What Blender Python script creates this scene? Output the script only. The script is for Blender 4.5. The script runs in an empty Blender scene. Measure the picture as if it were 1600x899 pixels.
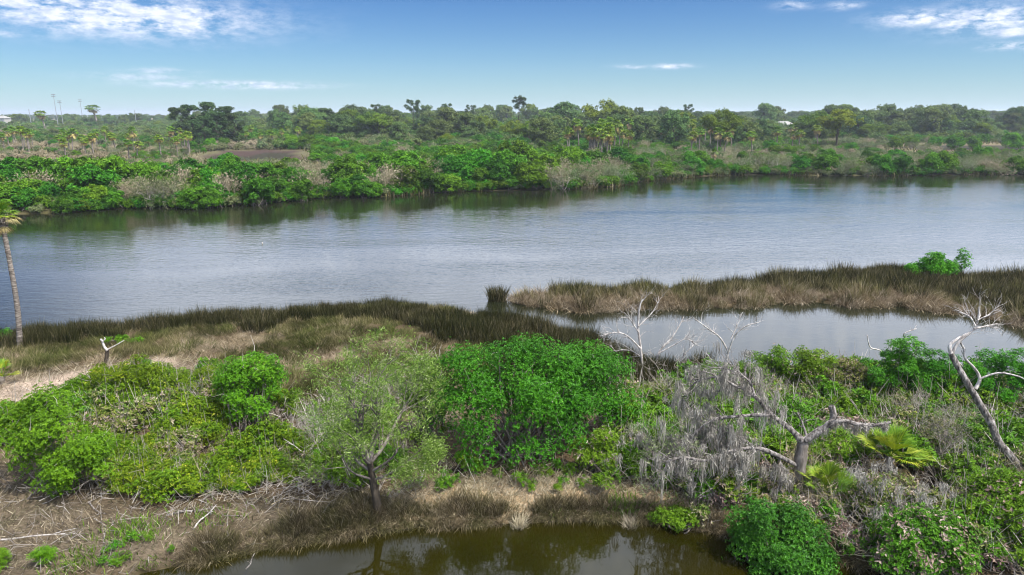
import bpy, math, random
import numpy as np
from mathutils import Vector

R_ = math.radians
sc = bpy.context.scene
COL = sc.collection

# ------------------------------------------------------------------ camera, sky, sun, exposure
CAM_H, PITCH, FPX = 12.0, 14.3, 1066.0
cam_d = bpy.data.cameras.new('camera'); cam = bpy.data.objects.new('camera', cam_d); COL.objects.link(cam)
cam.location = (0, 0, CAM_H); cam.rotation_euler = (R_(90 - PITCH), 0, 0)
cam_d.sensor_width = 36; cam_d.lens = FPX / 1600 * 36; cam_d.clip_start = 0.1; cam_d.clip_end = 15000
sc.camera = cam

SUN_EL, SUN_AZ = 60.0, 118.0          # azimuth clockwise from +Y (the view direction)
SUN_STRENGTH, SKY_STRENGTH = 5.0, 0.075
EXPOSURE = 0.48

sun_d = bpy.data.lights.new('sun', 'SUN'); sun = bpy.data.objects.new('sun', sun_d); COL.objects.link(sun)
sun_d.energy = SUN_STRENGTH; sun_d.angle = R_(0.53); sun_d.color = (1.0, 0.955, 0.88)
_sd = Vector((math.sin(R_(SUN_AZ)) * math.cos(R_(SUN_EL)), math.cos(R_(SUN_AZ)) * math.cos(R_(SUN_EL)), math.sin(R_(SUN_EL))))
sun.rotation_euler = _sd.to_track_quat('Z', 'Y').to_euler(); sun.location = (0, 0, 60)

world = bpy.data.worlds.new('World'); sc.world = world; world.use_nodes = True
wn, wl = world.node_tree.nodes, world.node_tree.links
wn.clear()


def wmath(op, a, b=None, c=None):
    n = wn.new('ShaderNodeMath'); n.operation = op
    for i, v in enumerate((a, b, c)):
        if v is None: continue
        if isinstance(v, (int, float)): n.inputs[i].default_value = v
        else: wl.new(v, n.inputs[i])
    return n.outputs[0]


def build_sky():
    out = wn.new('ShaderNodeOutputWorld'); bg = wn.new('ShaderNodeBackground')
    bg.inputs['Strength'].default_value = SKY_STRENGTH
    sky = wn.new('ShaderNodeTexSky'); sky.sky_type = 'NISHITA'; sky.sun_disc = False
    sky.sun_elevation = R_(SUN_EL); sky.sun_rotation = R_(SUN_AZ)
    sky.air_density = 1.0; sky.dust_density = 0.1; sky.ozone_density = 2.0; sky.altitude = 0
    hs = wn.new('ShaderNodeHueSaturation'); hs.inputs['Saturation'].default_value = 1.12
    hs.inputs['Value'].default_value = 1.0
    wl.new(sky.outputs[0], hs.inputs['Color'])
    tn = wn.new('ShaderNodeMix'); tn.data_type = 'RGBA'; tn.blend_type = 'MULTIPLY'; tn.inputs[0].default_value = 1
    tn.inputs[7].default_value = (.58, .85, 1.12, 1); wl.new(hs.outputs[0], tn.inputs[6])
    # a deeper, more contrasty blue than the plain model: gamma taken at display scale
    s1 = wn.new('ShaderNodeVectorMath'); s1.operation = 'SCALE'; s1.inputs['Scale'].default_value = SKY_STRENGTH * 1.08; wl.new(tn.outputs[2], s1.inputs[0])
    gm = wn.new('ShaderNodeGamma'); gm.inputs[1].default_value = 1.38; wl.new(s1.outputs[0], gm.inputs[0])
    s2 = wn.new('ShaderNodeVectorMath'); s2.operation = 'SCALE'; s2.inputs['Scale'].default_value = 1 / SKY_STRENGTH; wl.new(gm.outputs[0], s2.inputs[0])
    hzn = wn.new('ShaderNodeMix'); hzn.data_type = 'RGBA'      # pale air low over the horizon, all round
    hzn.inputs[7].default_value = (.47 / SKY_STRENGTH, .60 / SKY_STRENGTH, .70 / SKY_STRENGTH, 1); wl.new(s2.outputs[0], hzn.inputs[6])
    tc = wn.new('ShaderNodeTexCoord'); sp = wn.new('ShaderNodeSeparateXYZ'); wl.new(tc.outputs['Generated'], sp.inputs[0])
    x, y, z = sp.outputs
    az = wmath('ARCTAN2', x, y); el = wmath('ARCSINE', z)
    wl.new(wmath('MULTIPLY', wmath('EXPONENT', wmath('MULTIPLY', wmath('MAXIMUM', el, 0.0), -15.0)), .72), hzn.inputs[0])
    # cloud deck seen in plan: direction divided by height
    zc = wmath('MAXIMUM', z, 0.03)
    cb = wn.new('ShaderNodeCombineXYZ')
    wl.new(wmath('DIVIDE', x, zc), cb.inputs[0]); wl.new(wmath('DIVIDE', y, zc), cb.inputs[1])
    nz = wn.new('ShaderNodeTexNoise'); nz.inputs['Scale'].default_value = 0.75; nz.inputs['Detail'].default_value = 9
    nz.inputs['Roughness'].default_value = 0.62; wl.new(cb.outputs[0], nz.inputs['Vector'])
    deck = wmath('ADD', wmath('MULTIPLY_ADD', nz.outputs[0], 5.0, -1.25), wmath('MULTIPLY', wmath('SINE', az), 1.4))
    high = wmath('MULTIPLY_ADD', wmath('DIVIDE', z, wmath('MAXIMUM', wmath('ABSOLUTE', y), .05)), 1 / .035, -.152 / .035)   # the deck ends in a straight edge far off
    clampn = wn.new('ShaderNodeClamp'); wl.new(high, clampn.inputs[0])
    c2 = wn.new('ShaderNodeClamp'); wl.new(deck, c2.inputs[0])
    deck = wmath('MULTIPLY', c2.outputs[0], clampn.outputs[0])
    # the low clouds over the horizon, in azimuth and elevation
    cb2 = wn.new('ShaderNodeCombineXYZ'); wl.new(wmath('MULTIPLY', az, 13.0), cb2.inputs[0]); wl.new(wmath('MULTIPLY', el, 34.0), cb2.inputs[1])
    n2 = wn.new('ShaderNodeTexNoise'); n2.inputs['Scale'].default_value = 2.1; n2.inputs['Detail'].default_value = 8
    n2.inputs['Roughness'].default_value = 0.66; wl.new(cb2.outputs[0], n2.inputs['Vector'])
    total = None
    for (px, py, wx, wy, s) in [(190, 24, 175, 24, 1.25), (60, 8, 150, 18, 1.1), (375, 133, 120, 5, .95), (215, 121, 70, 5, .45), (250, 111, 45, 4, .4),
                                (1440, 28, 60, 10, .9), (1545, 30, 75, 17, 1.05), (1585, 71, 34, 5, .9), (1585, 48, 40, 7, .8), (1240, 9, 28, 5, .6),
                                (1320, 9, 25, 5, .55), (990, 104, 28, 3, .6), (1050, 104, 30, 3.5, .8), (10, 53, 20, 4, .5)]:
        dx, dz = (px - 800) / FPX, (449.5 - py) / FPX
        t = R_(PITCH)
        v = Vector((dx, math.cos(t) + math.sin(t) * dz, -math.sin(t) + math.cos(t) * dz)).normalized()
        a0, e0 = math.atan2(v.x, v.y), math.asin(v.z)
        k = 1 / FPX
        u = wmath('MULTIPLY', wmath('SUBTRACT', az, a0), 1 / (wx * k * .82)); w = wmath('MULTIPLY', wmath('SUBTRACT', el, e0), 1 / (wy * k * .93))
        r2 = wmath('ADD', wmath('MULTIPLY', u, u), wmath('MULTIPLY', w, w))
        g = wmath('MULTIPLY', wmath('EXPONENT', wmath('MULTIPLY', r2, -1.0)), s)
        total = g if total is None else wmath('MAXIMUM', total, g)
    low = wmath('MULTIPLY', total, wmath('MULTIPLY_ADD', n2.outputs[0], 7.0, -2.65))
    c3 = wn.new('ShaderNodeClamp'); wl.new(low, c3.inputs[0])
    mask = wmath('MAXIMUM', deck, wmath('MULTIPLY', c3.outputs[0], .97))
    n3 = wn.new('ShaderNodeTexNoise'); n3.inputs['Scale'].default_value = 5; n3.inputs['Detail'].default_value = 5; wl.new(cb2.outputs[0], n3.inputs['Vector'])
    cr = wn.new('ShaderNodeValToRGB'); cr.color_ramp.elements[0].position = .35; cr.color_ramp.elements[1].position = .6
    v = .80 / SKY_STRENGTH
    cr.color_ramp.elements[0].color = (v * .60, v * .70, v * .92, 1); cr.color_ramp.elements[1].color = (v * .91, v * .96, v * 1.08, 1)
    wl.new(n3.outputs[0], cr.inputs[0])
    # clouds overhead are seen thicker and brighter than the thin ones over the horizon
    br = wmath('MULTIPLY_ADD', clampn.outputs[0], .95, 1.0)
    sc3 = wn.new('ShaderNodeVectorMath'); sc3.operation = 'SCALE'; wl.new(cr.outputs[0], sc3.inputs[0]); wl.new(br, sc3.inputs['Scale'])
    mx = wn.new('ShaderNodeMix'); mx.data_type = 'RGBA'
    wl.new(mask, mx.inputs[0]); wl.new(hzn.outputs[2], mx.inputs[6]); wl.new(sc3.outputs[0], mx.inputs[7])
    wl.new(mx.outputs[2], bg.inputs['Color']); wl.new(bg.outputs[0], out.inputs[0])


build_sky()
sc.view_settings.view_transform = 'Standard'; sc.view_settings.look = 'None'
sc.view_settings.exposure = EXPOSURE; sc.view_settings.gamma = 1; sc.view_settings.use_curve_mapping = False
sc.cycles.use_denoising = True; sc.cycles.filter_width = 1.1
sc.cycles.max_bounces = 6; sc.cycles.diffuse_bounces = 2; sc.cycles.glossy_bounces = 3; sc.cycles.transmission_bounces = 4
sc.cycles.volume_bounces = 0; sc.cycles.caustics_reflective = False; sc.cycles.caustics_refractive = False

# ------------------------------------------------------------------ geometry helpers
_t = R_(PITCH)


def ray(px, py):
    a, b = (px - 800) / FPX, (449.5 - py) / FPX
    return np.array([a, math.cos(_t) + math.sin(_t) * b, -math.sin(_t) + math.cos(_t) * b])


def G(px, py, z=0.35):
    """ground point that is seen at a pixel of the photograph, on the level z"""
    d = ray(px, py); s = (z - CAM_H) / d[2]
    return np.array([d[0] * s, d[1] * s, z])


def P(px, py, Y):
    """point seen at a pixel, standing at the distance Y"""
    d = ray(px, py); s = Y / d[1]
    return np.array([d[0] * s, Y, CAM_H + d[2] * s])


def far_x(px, Y, z=2.0):
    """world x of a picture column for a thing of mid height z at distance Y"""
    depth = Y * math.cos(_t) + (CAM_H - z) * math.sin(_t)
    return (px - 800) / FPX * depth


_perm = np.random.RandomState(5).rand(256, 256)


def vnoise(x, y, s=1.0, seed=0):
    x = np.asarray(x, float) / s + seed * 17.3; y = np.asarray(y, float) / s + seed * 9.1
    xi, yi = np.floor(x).astype(int), np.floor(y).astype(int); fx, fy = x - xi, y - yi
    fx = fx * fx * (3 - 2 * fx); fy = fy * fy * (3 - 2 * fy)
    g = lambda a, b: _perm[a % 256, b % 256]
    return (g(xi, yi) * (1 - fx) + g(xi + 1, yi) * fx) * (1 - fy) + (g(xi, yi + 1) * (1 - fx) + g(xi + 1, yi + 1) * fx) * fy


def fbm(x, y, s=1.0, seed=0):
    return (vnoise(x, y, s, seed) * .55 + vnoise(x, y, s / 2.1, seed + 1) * .28 + vnoise(x, y, s / 4.3, seed + 2) * .17)


def poly_sd(poly, x, y):
    """signed distance, positive inside"""
    x = np.asarray(x, float); y = np.asarray(y, float)
    best = np.full(x.shape, 1e9); inside = np.zeros(x.shape, bool)
    n = len(poly)
    for i in range(n):
        ax, ay = poly[i][:2]; bx, by = poly[(i + 1) % n][:2]
        ex, ey = bx - ax, by - ay
        L = ex * ex + ey * ey + 1e-12
        t = np.clip(((x - ax) * ex + (y - ay) * ey) / L, 0, 1)
        best = np.minimum(best, np.hypot(x - ax - t * ex, y - ay - t * ey))
        c = ((ay > y) != (by > y))
        with np.errstate(divide='ignore', invalid='ignore'):
            xx = ax + (y - ay) * ex / (ey if abs(ey) > 1e-9 else 1e-9)
        inside ^= c & (x < xx)
    return np.where(inside, best, -best)


def norm(v):
    return v / (np.linalg.norm(v, axis=-1, keepdims=True) + 1e-9)


def rand_dirs(rs, n):
    return norm(rs.normal(size=(n, 3)))


class MB:
    """collects triangles and quads with a random value per face and a material index"""
    def __init__(s): s.v = []; s.f = []; s.n = 0

    def add(s, V, F, rnd=None, mi=0, smooth=False):
        V = np.asarray(V, float); F = np.asarray(F, int)
        if len(F) == 0: return
        if rnd is None: rnd = np.full(len(F), .5)
        s.v.append(V); s.f.append((F + s.n, np.broadcast_to(np.asarray(rnd, float), (len(F),)), mi, smooth)); s.n += len(V)

    def tube(s, pts, rad, sides=5, mi=0, rnd=.5, cap=True):
        pts = np.asarray(pts, float); k = len(pts); rad = np.broadcast_to(np.asarray(rad, float), (k,))
        d = np.gradient(pts, axis=0); d = norm(d)
        ref = np.array([0.31, 0.17, 0.93]) if abs(d[0][2]) < .8 else np.array([.95, .3, .1])
        a = norm(np.cross(d, ref)); b = np.cross(d, a)
        th = np.arange(sides) * 2 * math.pi / sides
        ring = pts[:, None] + rad[:, None, None] * (np.cos(th)[None, :, None] * a[:, None] + np.sin(th)[None, :, None] * b[:, None])
        V = ring.reshape(-1, 3)
        i = np.arange(k - 1)[:, None] * sides; j = np.arange(sides)[None]
        j2 = (j + 1) % sides
        F = np.stack([i + j, i + j2, i + sides + j2, i + sides + j], -1).reshape(-1, 4)
        s.add(V, F, rnd, mi, True)
        if cap and sides >= 4:
            for kk in (0, k - 1):
                V2 = np.vstack([ring[kk], pts[kk][None]])
                F2 = np.array([[q, (q + 1) % sides, sides] for q in range(sides)])
                if kk == 0: F2 = F2[:, ::-1]
                s.add(V2, F2, rnd, mi, False)

    def build(s, name, mats, parent=None, origin=None):
        me = mesh_data(name, s, mats, origin)
        o = bpy.data.objects.new(name, me); COL.objects.link(o)
        if parent is not None: o.parent = parent
        if origin is not None and parent is None: o.location = tuple(origin)
        return o


def mesh_data(name, mb, mats, origin=None):
    V = np.vstack(mb.v)
    if origin is not None: V = V - np.asarray(origin)[None]
    me = bpy.data.meshes.new(name)
    me.vertices.add(len(V)); me.vertices.foreach_set('co', V.astype(np.float32).ravel())
    loops = np.concatenate([f[0].ravel() for f in mb.f])
    tot = np.concatenate([np.full(len(f[0]), f[0].shape[1]) for f in mb.f])
    start = np.concatenate([[0], np.cumsum(tot)[:-1]])
    me.loops.add(len(loops)); me.loops.foreach_set('vertex_index', loops.astype(np.int32))
    me.polygons.add(len(tot)); me.polygons.foreach_set('loop_start', start.astype(np.int32))
    me.polygons.foreach_set('material_index', np.concatenate([np.full(len(f[0]), f[2]) for f in mb.f]).astype(np.int32))
    me.polygons.foreach_set('use_smooth', np.concatenate([np.full(len(f[0]), f[3]) for f in mb.f]))
    me.update(calc_edges=True)
    at = me.attributes.new('rnd', 'FLOAT', 'FACE')
    at.data.foreach_set('value', np.concatenate([f[1] for f in mb.f]).astype(np.float32))
    for m in (mats if isinstance(mats, (list, tuple)) else [mats]): me.materials.append(m)
    return me


def empty(name, loc=(0, 0, 0), rz=0.0):
    o = bpy.data.objects.new(name, None); COL.objects.link(o); o.location = tuple(loc); o.rotation_euler = (0, 0, rz)
    o.empty_display_size = .2
    return o


def tag(o, label=None, cat=None, group=None, kind=None):
    for k, v in (('label', label), ('category', cat), ('group', group), ('kind', kind)):
        if v: o[k] = v
    return o


def leaf_quads(rs, base, t, nrm, L, W, mb, rnd, mi=0, fold=.18):
    """folded diamond leaves: base point, direction t, face normal"""
    n = len(base); t = norm(t); b = norm(np.cross(nrm, t)); nn = np.cross(t, b)
    L = np.broadcast_to(L, (n,))[:, None]; W = np.broadcast_to(W, (n,))[:, None]
    mid = base + t * L * .5
    V = np.stack([base, mid + b * W * .5 + nn * W * fold, base + t * L - nn * L * .12, mid - b * W * .5 + nn * W * fold], 1).reshape(-1, 3)
    F = np.arange(n * 4).reshape(n, 4)
    mb.add(V, F, rnd, mi)


def rosettes(rs, tips, axis, k, L, W, mb, mi=0, spread=.9, tone=None):
    n = len(tips); axis = norm(axis)
    e1 = norm(np.cross(axis, rand_dirs(rs, n))); e2 = np.cross(axis, e1)
    tt = rs.rand(n) if tone is None else tone
    ph0 = rs.rand(n) * 6.28
    for j in range(k):
        ph = ph0 + j * 6.283 / k + rs.normal(0, .35, n)
        t = norm((np.cos(ph)[:, None] * e1 + np.sin(ph)[:, None] * e2) * spread + axis * rs.uniform(.15, .75, n)[:, None])
        nr = norm(axis + .45 * rand_dirs(rs, n))
        leaf_quads(rs, tips - axis * rs.uniform(0, .6, n)[:, None] * L, t, nr, L * rs.uniform(.55, 1.4, n), W * rs.uniform(.65, 1.3, n), mb,
                   np.clip(tt * .55 + rs.rand(n) * .45, 0, 1), mi)


def grow(rs, p, d, L, r, depth, segs, tips, wig=.25, up=.12, kids=(2, 4), spread=.75, shrink=.62, nseg=4, gravity=0.0):
    """recursive limbs; appends (points, radii, depth) to segs and end points to tips"""
    pts = [np.array(p, float)]; d = norm(np.array(d, float))
    for i in range(nseg):
        d = norm(d + rs.normal(0, wig, 3) * .6 + np.array([0, 0, up - gravity * (i + 1) / nseg]))
        pts.append(pts[-1] + d * L / nseg)
    rad = np.linspace(r, r * .55, len(pts))
    segs.append((np.array(pts), rad, depth))
    if depth <= 0:
        tips.append((pts[-1], d)); return
    for q in range(rs.randint(kids[0], kids[1] + 1)):
        i = len(pts) - 1 if q == 0 else rs.randint(max(1, nseg // 2 - 1), len(pts))
        dd = norm(d + spread * rand_dirs(rs, 1)[0])
        grow(rs, pts[i], dd, L * shrink * rs.uniform(.75, 1.2), max(rad[i] * .66, .003), depth - 1, segs, tips, wig, up, kids, spread, shrink, max(2, nseg - 1), gravity)


def add_segs(mb, segs, sides=(7, 5, 4, 3, 3), mi=0, rs=None):
    dm = max(s[2] for s in segs)
    for pts, rad, dep in segs:
        mb.tube(pts, rad, sides[min(dm - dep, len(sides) - 1)], mi, .5 if rs is None else rs.rand())


def smooth_path(pts, n=6):
    pts = np.asarray(pts, float); out = []
    k = len(pts)
    for i in range(k - 1):
        p0, p1, p2, p3 = pts[max(i - 1, 0)], pts[i], pts[i + 1], pts[min(i + 2, k - 1)]
        for j in range(n):
            t = j / n
            out.append(.5 * ((2 * p1) + (p2 - p0) * t + (2 * p0 - 5 * p1 + 4 * p2 - p3) * t * t + (3 * p1 - p0 - 3 * p2 + p3) * t ** 3))
    out.append(pts[-1])
    return np.array(out)


# ------------------------------------------------------------------ materials
def nt(name):
    m = bpy.data.materials.new(name); m.use_nodes = True
    n, l = m.node_tree.nodes, m.node_tree.links; n.clear()
    out = n.new('ShaderNodeOutputMaterial')
    return m, n, l, out


def ramp(n, cols):
    c = n.new('ShaderNodeValToRGB'); e = c.color_ramp.elements
    while len(e) < len(cols): e.new(.5)
    for i, (p, col) in enumerate(cols): e[i].position = p; e[i].color = (*col, 1)
    return c


def leaf_mat(name, cols, rough=.45, spec=.35, trans=.3, tvar=.12, hvar=.02):
    m, n, l, out = nt(name)
    a = n.new('ShaderNodeAttribute'); a.attribute_name = 'rnd'
    c = ramp(n, cols); l.new(a.outputs['Fac'], c.inputs[0])
    oi = n.new('ShaderNodeObjectInfo')
    hs = n.new('ShaderNodeHueSaturation')
    def mr(lo, hi, src):
        q = n.new('ShaderNodeMapRange'); q.inputs[3].default_value = lo; q.inputs[4].default_value = hi; l.new(src, q.inputs[0]); return q.outputs[0]
    l.new(mr(.5 - hvar, .5 + hvar, oi.outputs['Random']), hs.inputs['Hue'])
    sq = n.new('ShaderNodeMath'); sq.operation = 'FRACT'; mu = n.new('ShaderNodeMath'); mu.operation = 'MULTIPLY'; mu.inputs[1].default_value = 7.31
    l.new(oi.outputs['Random'], mu.inputs[0]); l.new(mu.outputs[0], sq.inputs[0])
    l.new(mr(1 - tvar, 1 + tvar, sq.outputs[0]), hs.inputs['Value']); l.new(c.outputs[0], hs.inputs['Color'])
    mul = n.new('ShaderNodeMix'); mul.data_type = 'RGBA'; mul.blend_type = 'MULTIPLY'; mul.inputs[0].default_value = 1
    l.new(hs.outputs[0], mul.inputs[6]); l.new(oi.outputs['Color'], mul.inputs[7])
    p = n.new('ShaderNodeBsdfPrincipled'); l.new(mul.outputs[2], p.inputs['Base Color'])
    p.inputs['Roughness'].default_value = rough + .12; p.inputs['Specular IOR Level'].default_value = spec * .5
    tr = n.new('ShaderNodeBsdfTranslucent'); l.new(mul.outputs[2], tr.inputs[0])
    ms = n.new('ShaderNodeMixShader'); ms.inputs[0].default_value = trans * .7
    l.new(p.outputs[0], ms.inputs[1]); l.new(tr.outputs[0], ms.inputs[2]); l.new(ms.outputs[0], out.inputs[0])
    return m


def bark_mat(name, cols, scale=6, stretch=(1, 1, .25), bump=.5, rough=.9):
    m, n, l, out = nt(name)
    tc = n.new('ShaderNodeTexCoord'); mp = n.new('ShaderNodeMapping'); mp.inputs['Scale'].default_value = stretch
    l.new(tc.outputs['Object'], mp.inputs[0])
    nz = n.new('ShaderNodeTexNoise'); nz.inputs['Scale'].default_value = scale; nz.inputs['Detail'].default_value = 6; nz.inputs['Roughness'].default_value = .65
    l.new(mp.outputs[0], nz.inputs[0])
    c = ramp(n, cols); l.new(nz.outputs[0], c.inputs[0])
    p = n.new('ShaderNodeBsdfPrincipled'); p.inputs['Roughness'].default_value = rough; p.inputs['Specular IOR Level'].default_value = .2
    l.new(c.outputs[0], p.inputs['Base Color'])
    b = n.new('ShaderNodeBump'); b.inputs['Strength'].default_value = bump; b.inputs['Distance'].default_value = .03
    l.new(nz.outputs[0], b.inputs['Height']); l.new(b.outputs[0], p.inputs['Normal']); l.new(p.outputs[0], out.inputs[0])
    return m


def blade_mat(name, cols, cols2, scale=.35, trans=.2):
    """grass: random per blade, drifting between two palettes over the ground"""
    m, n, l, out = nt(name)
    a = n.new('ShaderNodeAttribute'); a.attribute_name = 'rnd'
    c = ramp(n, cols); c2 = ramp(n, cols2); l.new(a.outputs['Fac'], c.inputs[0]); l.new(a.outputs['Fac'], c2.inputs[0])
    g = n.new('ShaderNodeNewGeometry'); nz = n.new('ShaderNodeTexNoise'); nz.inputs['Scale'].default_value = scale; nz.inputs['Detail'].default_value = 4
    nz.inputs['Roughness'].default_value = .6
    l.new(g.outputs['Position'], nz.inputs['Vector'])
    r = n.new('ShaderNodeMapRange'); r.inputs[1].default_value = .42; r.inputs[2].default_value = .58; l.new(nz.outputs[0], r.inputs[0])
    mx = n.new('ShaderNodeMix'); mx.data_type = 'RGBA'; l.new(r.outputs[0], mx.inputs[0]); l.new(c.outputs[0], mx.inputs[6]); l.new(c2.outputs[0], mx.inputs[7])
    p = n.new('ShaderNodeBsdfDiffuse'); l.new(mx.outputs[2], p.inputs[0])
    tr = n.new('ShaderNodeBsdfTranslucent'); l.new(mx.outputs[2], tr.inputs[0])
    ms = n.new('ShaderNodeMixShader'); ms.inputs[0].default_value = trans
    l.new(p.outputs[0], ms.inputs[1]); l.new(tr.outputs[0], ms.inputs[2]); l.new(ms.outputs[0], out.inputs[0])
    return m


def plain_mat(name, col, rough=.6, metal=0.0):
    m, n, l, out = nt(name)
    nz = n.new('ShaderNodeTexNoise'); nz.inputs['Scale'].default_value = 3; nz.inputs['Detail'].default_value = 5
    c = ramp(n, [(.3, tuple(v * .82 for v in col)), (.7, col)]); l.new(nz.outputs[0], c.inputs[0])
    p = n.new('ShaderNodeBsdfPrincipled'); p.inputs['Roughness'].default_value = rough; p.inputs['Metallic'].default_value = metal
    l.new(c.outputs[0], p.inputs['Base Color']); l.new(p.outputs[0], out.inputs[0])
    return m


M = {}
M['mangrove'] = leaf_mat('mangrove_leaf', [(0, (.014, .055, .002)), (.35, (.042, .15, .003)), (.75, (.08, .245, .004)), (1, (.20, .42, .05))], .40, .5, .32)
M['mangrove_light'] = leaf_mat('light_mangrove_leaf', [(0, (.026, .095, .002)), (.4, (.07, .215, .003)), (.8, (.125, .32, .005)), (1, (.26, .46, .04))], .40, .5, .34)
M['dark_bush'] = leaf_mat('dark_bush_leaf', [(0, (.018, .06, .002)), (.5, (.05, .145, .005)), (.85, (.085, .21, .008)), (1, (.20, .34, .06))], .36, .55, .2)
M['oxeye'] = leaf_mat('oxeye_leaf', [(0, (.025, .055, .003)), (.4, (.08, .155, .004)), (.72, (.155, .255, .007)), (.88, (.28, .34, .02)), (1, (.80, .70, .14))], .5, .35, .3)
M['elder'] = leaf_mat('elder_leaf', [(0, (.03, .085, .003)), (.4, (.085, .195, .005)), (.8, (.155, .30, .014)), (1, (.30, .40, .10))], .45, .4, .3)
M['willow'] = leaf_mat('willow_leaf', [(0, (.055, .115, .012)), (.5, (.115, .205, .025)), (.85, (.19, .29, .06)), (1, (.33, .40, .18))], .5, .3, .38)
M['dead_leaf'] = leaf_mat('dead_leaf', [(0, (.10, .065, .05)), (.5, (.26, .19, .15)), (1, (.52, .43, .37))], .7, .2, .15)
M['dead_mix'] = leaf_mat('mixed_dying_leaf', [(0, (.04, .075, .01)), (.35, (.10, .17, .02)), (.55, (.18, .22, .04)), (.7, (.32, .26, .17)), (1, (.52, .43, .37))], .6, .3, .2)
M['palm'] = leaf_mat('palm_leaf', [(0, (.04, .10, .006)), (.45, (.10, .20, .012)), (.8, (.20, .30, .02)), (1, (.36, .42, .06))], .4, .45, .25)
M['palm_yellow'] = leaf_mat('yellow_palm_leaf', [(0, (.13, .20, .010)), (.5, (.26, .35, .015)), (1, (.50, .50, .06))], .4, .45, .3)
M['palm_dead'] = leaf_mat('dry_palm_leaf', [(0, (.20, .14, .06)), (.5, (.42, .33, .15)), (1, (.62, .54, .30))], .7, .2, .2)
M['far_green'] = leaf_mat('far_mangrove_leaf', [(0, (.022, .075, .003)), (.45, (.055, .155, .005)), (.8, (.095, .235, .008)), (1, (.17, .32, .03))], .5, .35, .3, .38, .03)
M['far_oak'] = leaf_mat('far_oak_leaf', [(0, (.05, .085, .024)), (.45, (.095, .155, .038)), (.8, (.15, .215, .055)), (1, (.23, .28, .11))], .55, .3, .25, .3, .03)
M['far_pine'] = leaf_mat('far_pine_needle', [(0, (.022, .05, .014)), (.5, (.05, .10, .028)), (1, (.10, .155, .05))], .55, .3, .2, .2, .02)
M['far_yellow'] = leaf_mat('far_yellow_leaf', [(0, (.06, .11, .006)), (.5, (.12, .20, .01)), (1, (.22, .30, .025))], .5, .3, .3, .15, .02)
M['sage'] = leaf_mat('sage_shrub_leaf', [(0, (.07, .095, .035)), (.5, (.15, .185, .075)), (1, (.26, .28, .15))], .6, .25, .25, .25, .03)
M['twig_grey'] = leaf_mat('grey_twig', [(0, (.16, .135, .11)), (.5, (.32, .285, .25)), (1, (.52, .48, .43))], .85, .15, .0, .2, .01)
M['twig_tan'] = leaf_mat('tan_twig', [(0, (.15, .125, .075)), (.5, (.29, .25, .16)), (1, (.48, .42, .30))], .85, .15, .05, .2, .01)
M['twig_white'] = bark_mat('bleached_wood', [(.36, (.16, .14, .13)), (.5, (.42, .385, .36)), (.66, (.66, .62, .585))], 9, (1, 1, .4), 1.0)
M['bark_grey'] = bark_mat('grey_bark', [(.3, (.07, .06, .05)), (.5, (.17, .145, .125)), (.75, (.33, .29, .26))], 9, (1, 1, .22), .9)
M['bark_dead'] = bark_mat('weathered_dead_wood', [(.36, (.035, .03, .027)), (.5, (.17, .15, .138)), (.66, (.42, .385, .36))], 11, (1, 1, .35), 1.6)
M['bark_dark'] = bark_mat('dark_bark', [(.3, (.025, .02, .015)), (.6, (.075, .06, .045)), (.8, (.13, .11, .09))], 9, (1, 1, .25), .8)
M['bark_palm'] = bark_mat('palm_bark', [(.36, (.07, .058, .048)), (.5, (.18, .152, .128)), (.66, (.36, .32, .28))], 6, (.5, .5, 2.4), 1.2)
M['moss'] = leaf_mat('spanish_moss', [(0, (.17, .155, .13)), (.5, (.34, .315, .275)), (1, (.56, .525, .47))], .95, .05, .25, .05, .01)
M['rush'] = blade_mat('needle_rush', [(0, (.010, .013, .005)), (.5, (.032, .036, .012)), (.85, (.068, .066, .024)), (1, (.20, .165, .095))],
                      [(0, (.016, .018, .007)), (.5, (.052, .050, .019)), (.8, (.11, .098, .046)), (1, (.32, .265, .17))], .22)
M['rush_mat'] = blade_mat('matted_rush', [(0, (.026, .034, .009)), (.5, (.065, .08, .02)), (.85, (.125, .13, .04)), (1, (.30, .26, .14))],
                          [(0, (.04, .042, .014)), (.5, (.105, .10, .036)), (.8, (.19, .165, .075)), (1, (.40, .33, .21))], .30)
M['rush_tan'] = blade_mat('island_rush', [(0, (.034, .038, .011)), (.45, (.085, .088, .026)), (.8, (.17, .16, .055)), (1, (.36, .31, .17))],
                          [(0, (.06, .056, .022)), (.45, (.15, .13, .052)), (.8, (.28, .235, .12)), (1, (.48, .41, .28))], .35)
M['thatch'] = blade_mat('thatch', [(0, (.10, .075, .04)), (.5, (.25, .19, .11)), (1, (.48, .39, .26))], [(0, (.16, .12, .075)), (.5, (.34, .27, .18)), (1, (.56, .48, .36))], .5)
M['straw'] = blade_mat('straw_litter', [(0, (.14, .115, .065)), (.5, (.32, .265, .16)), (1, (.56, .49, .34))], [(0, (.10, .085, .055)), (.5, (.24, .20, .135)), (1, (.50, .44, .34))], .8, .05)
M['bank_rush'] = blade_mat('bank_rush', [(0, (.03, .03, .012)), (.5, (.095, .09, .036)), (.85, (.20, .175, .08)), (1, (.44, .37, .24))],
                           [(0, (.04, .034, .018)), (.5, (.125, .10, .055)), (.8, (.24, .19, .115)), (1, (.42, .35, .25))], .6)
M['litter'] = blade_mat('leaf_litter', [(0, (.06, .048, .03)), (.5, (.16, .125, .08)), (.85, (.30, .245, .16)), (1, (.55, .48, .36))], [(0, (.04, .04, .02)), (.5, (.11, .10, .055)), (.85, (.22, .19, .12)), (1, (.48, .42, .31))], .9, .05)
M['green_grass'] = blade_mat('fresh_grass', [(0, (.04, .10, .006)), (.5, (.09, .21, .010)), (1, (.18, .33, .03))], [(0, (.05, .10, .008)), (.5, (.11, .20, .015)), (1, (.22, .30, .05))], .9, .3)
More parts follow.
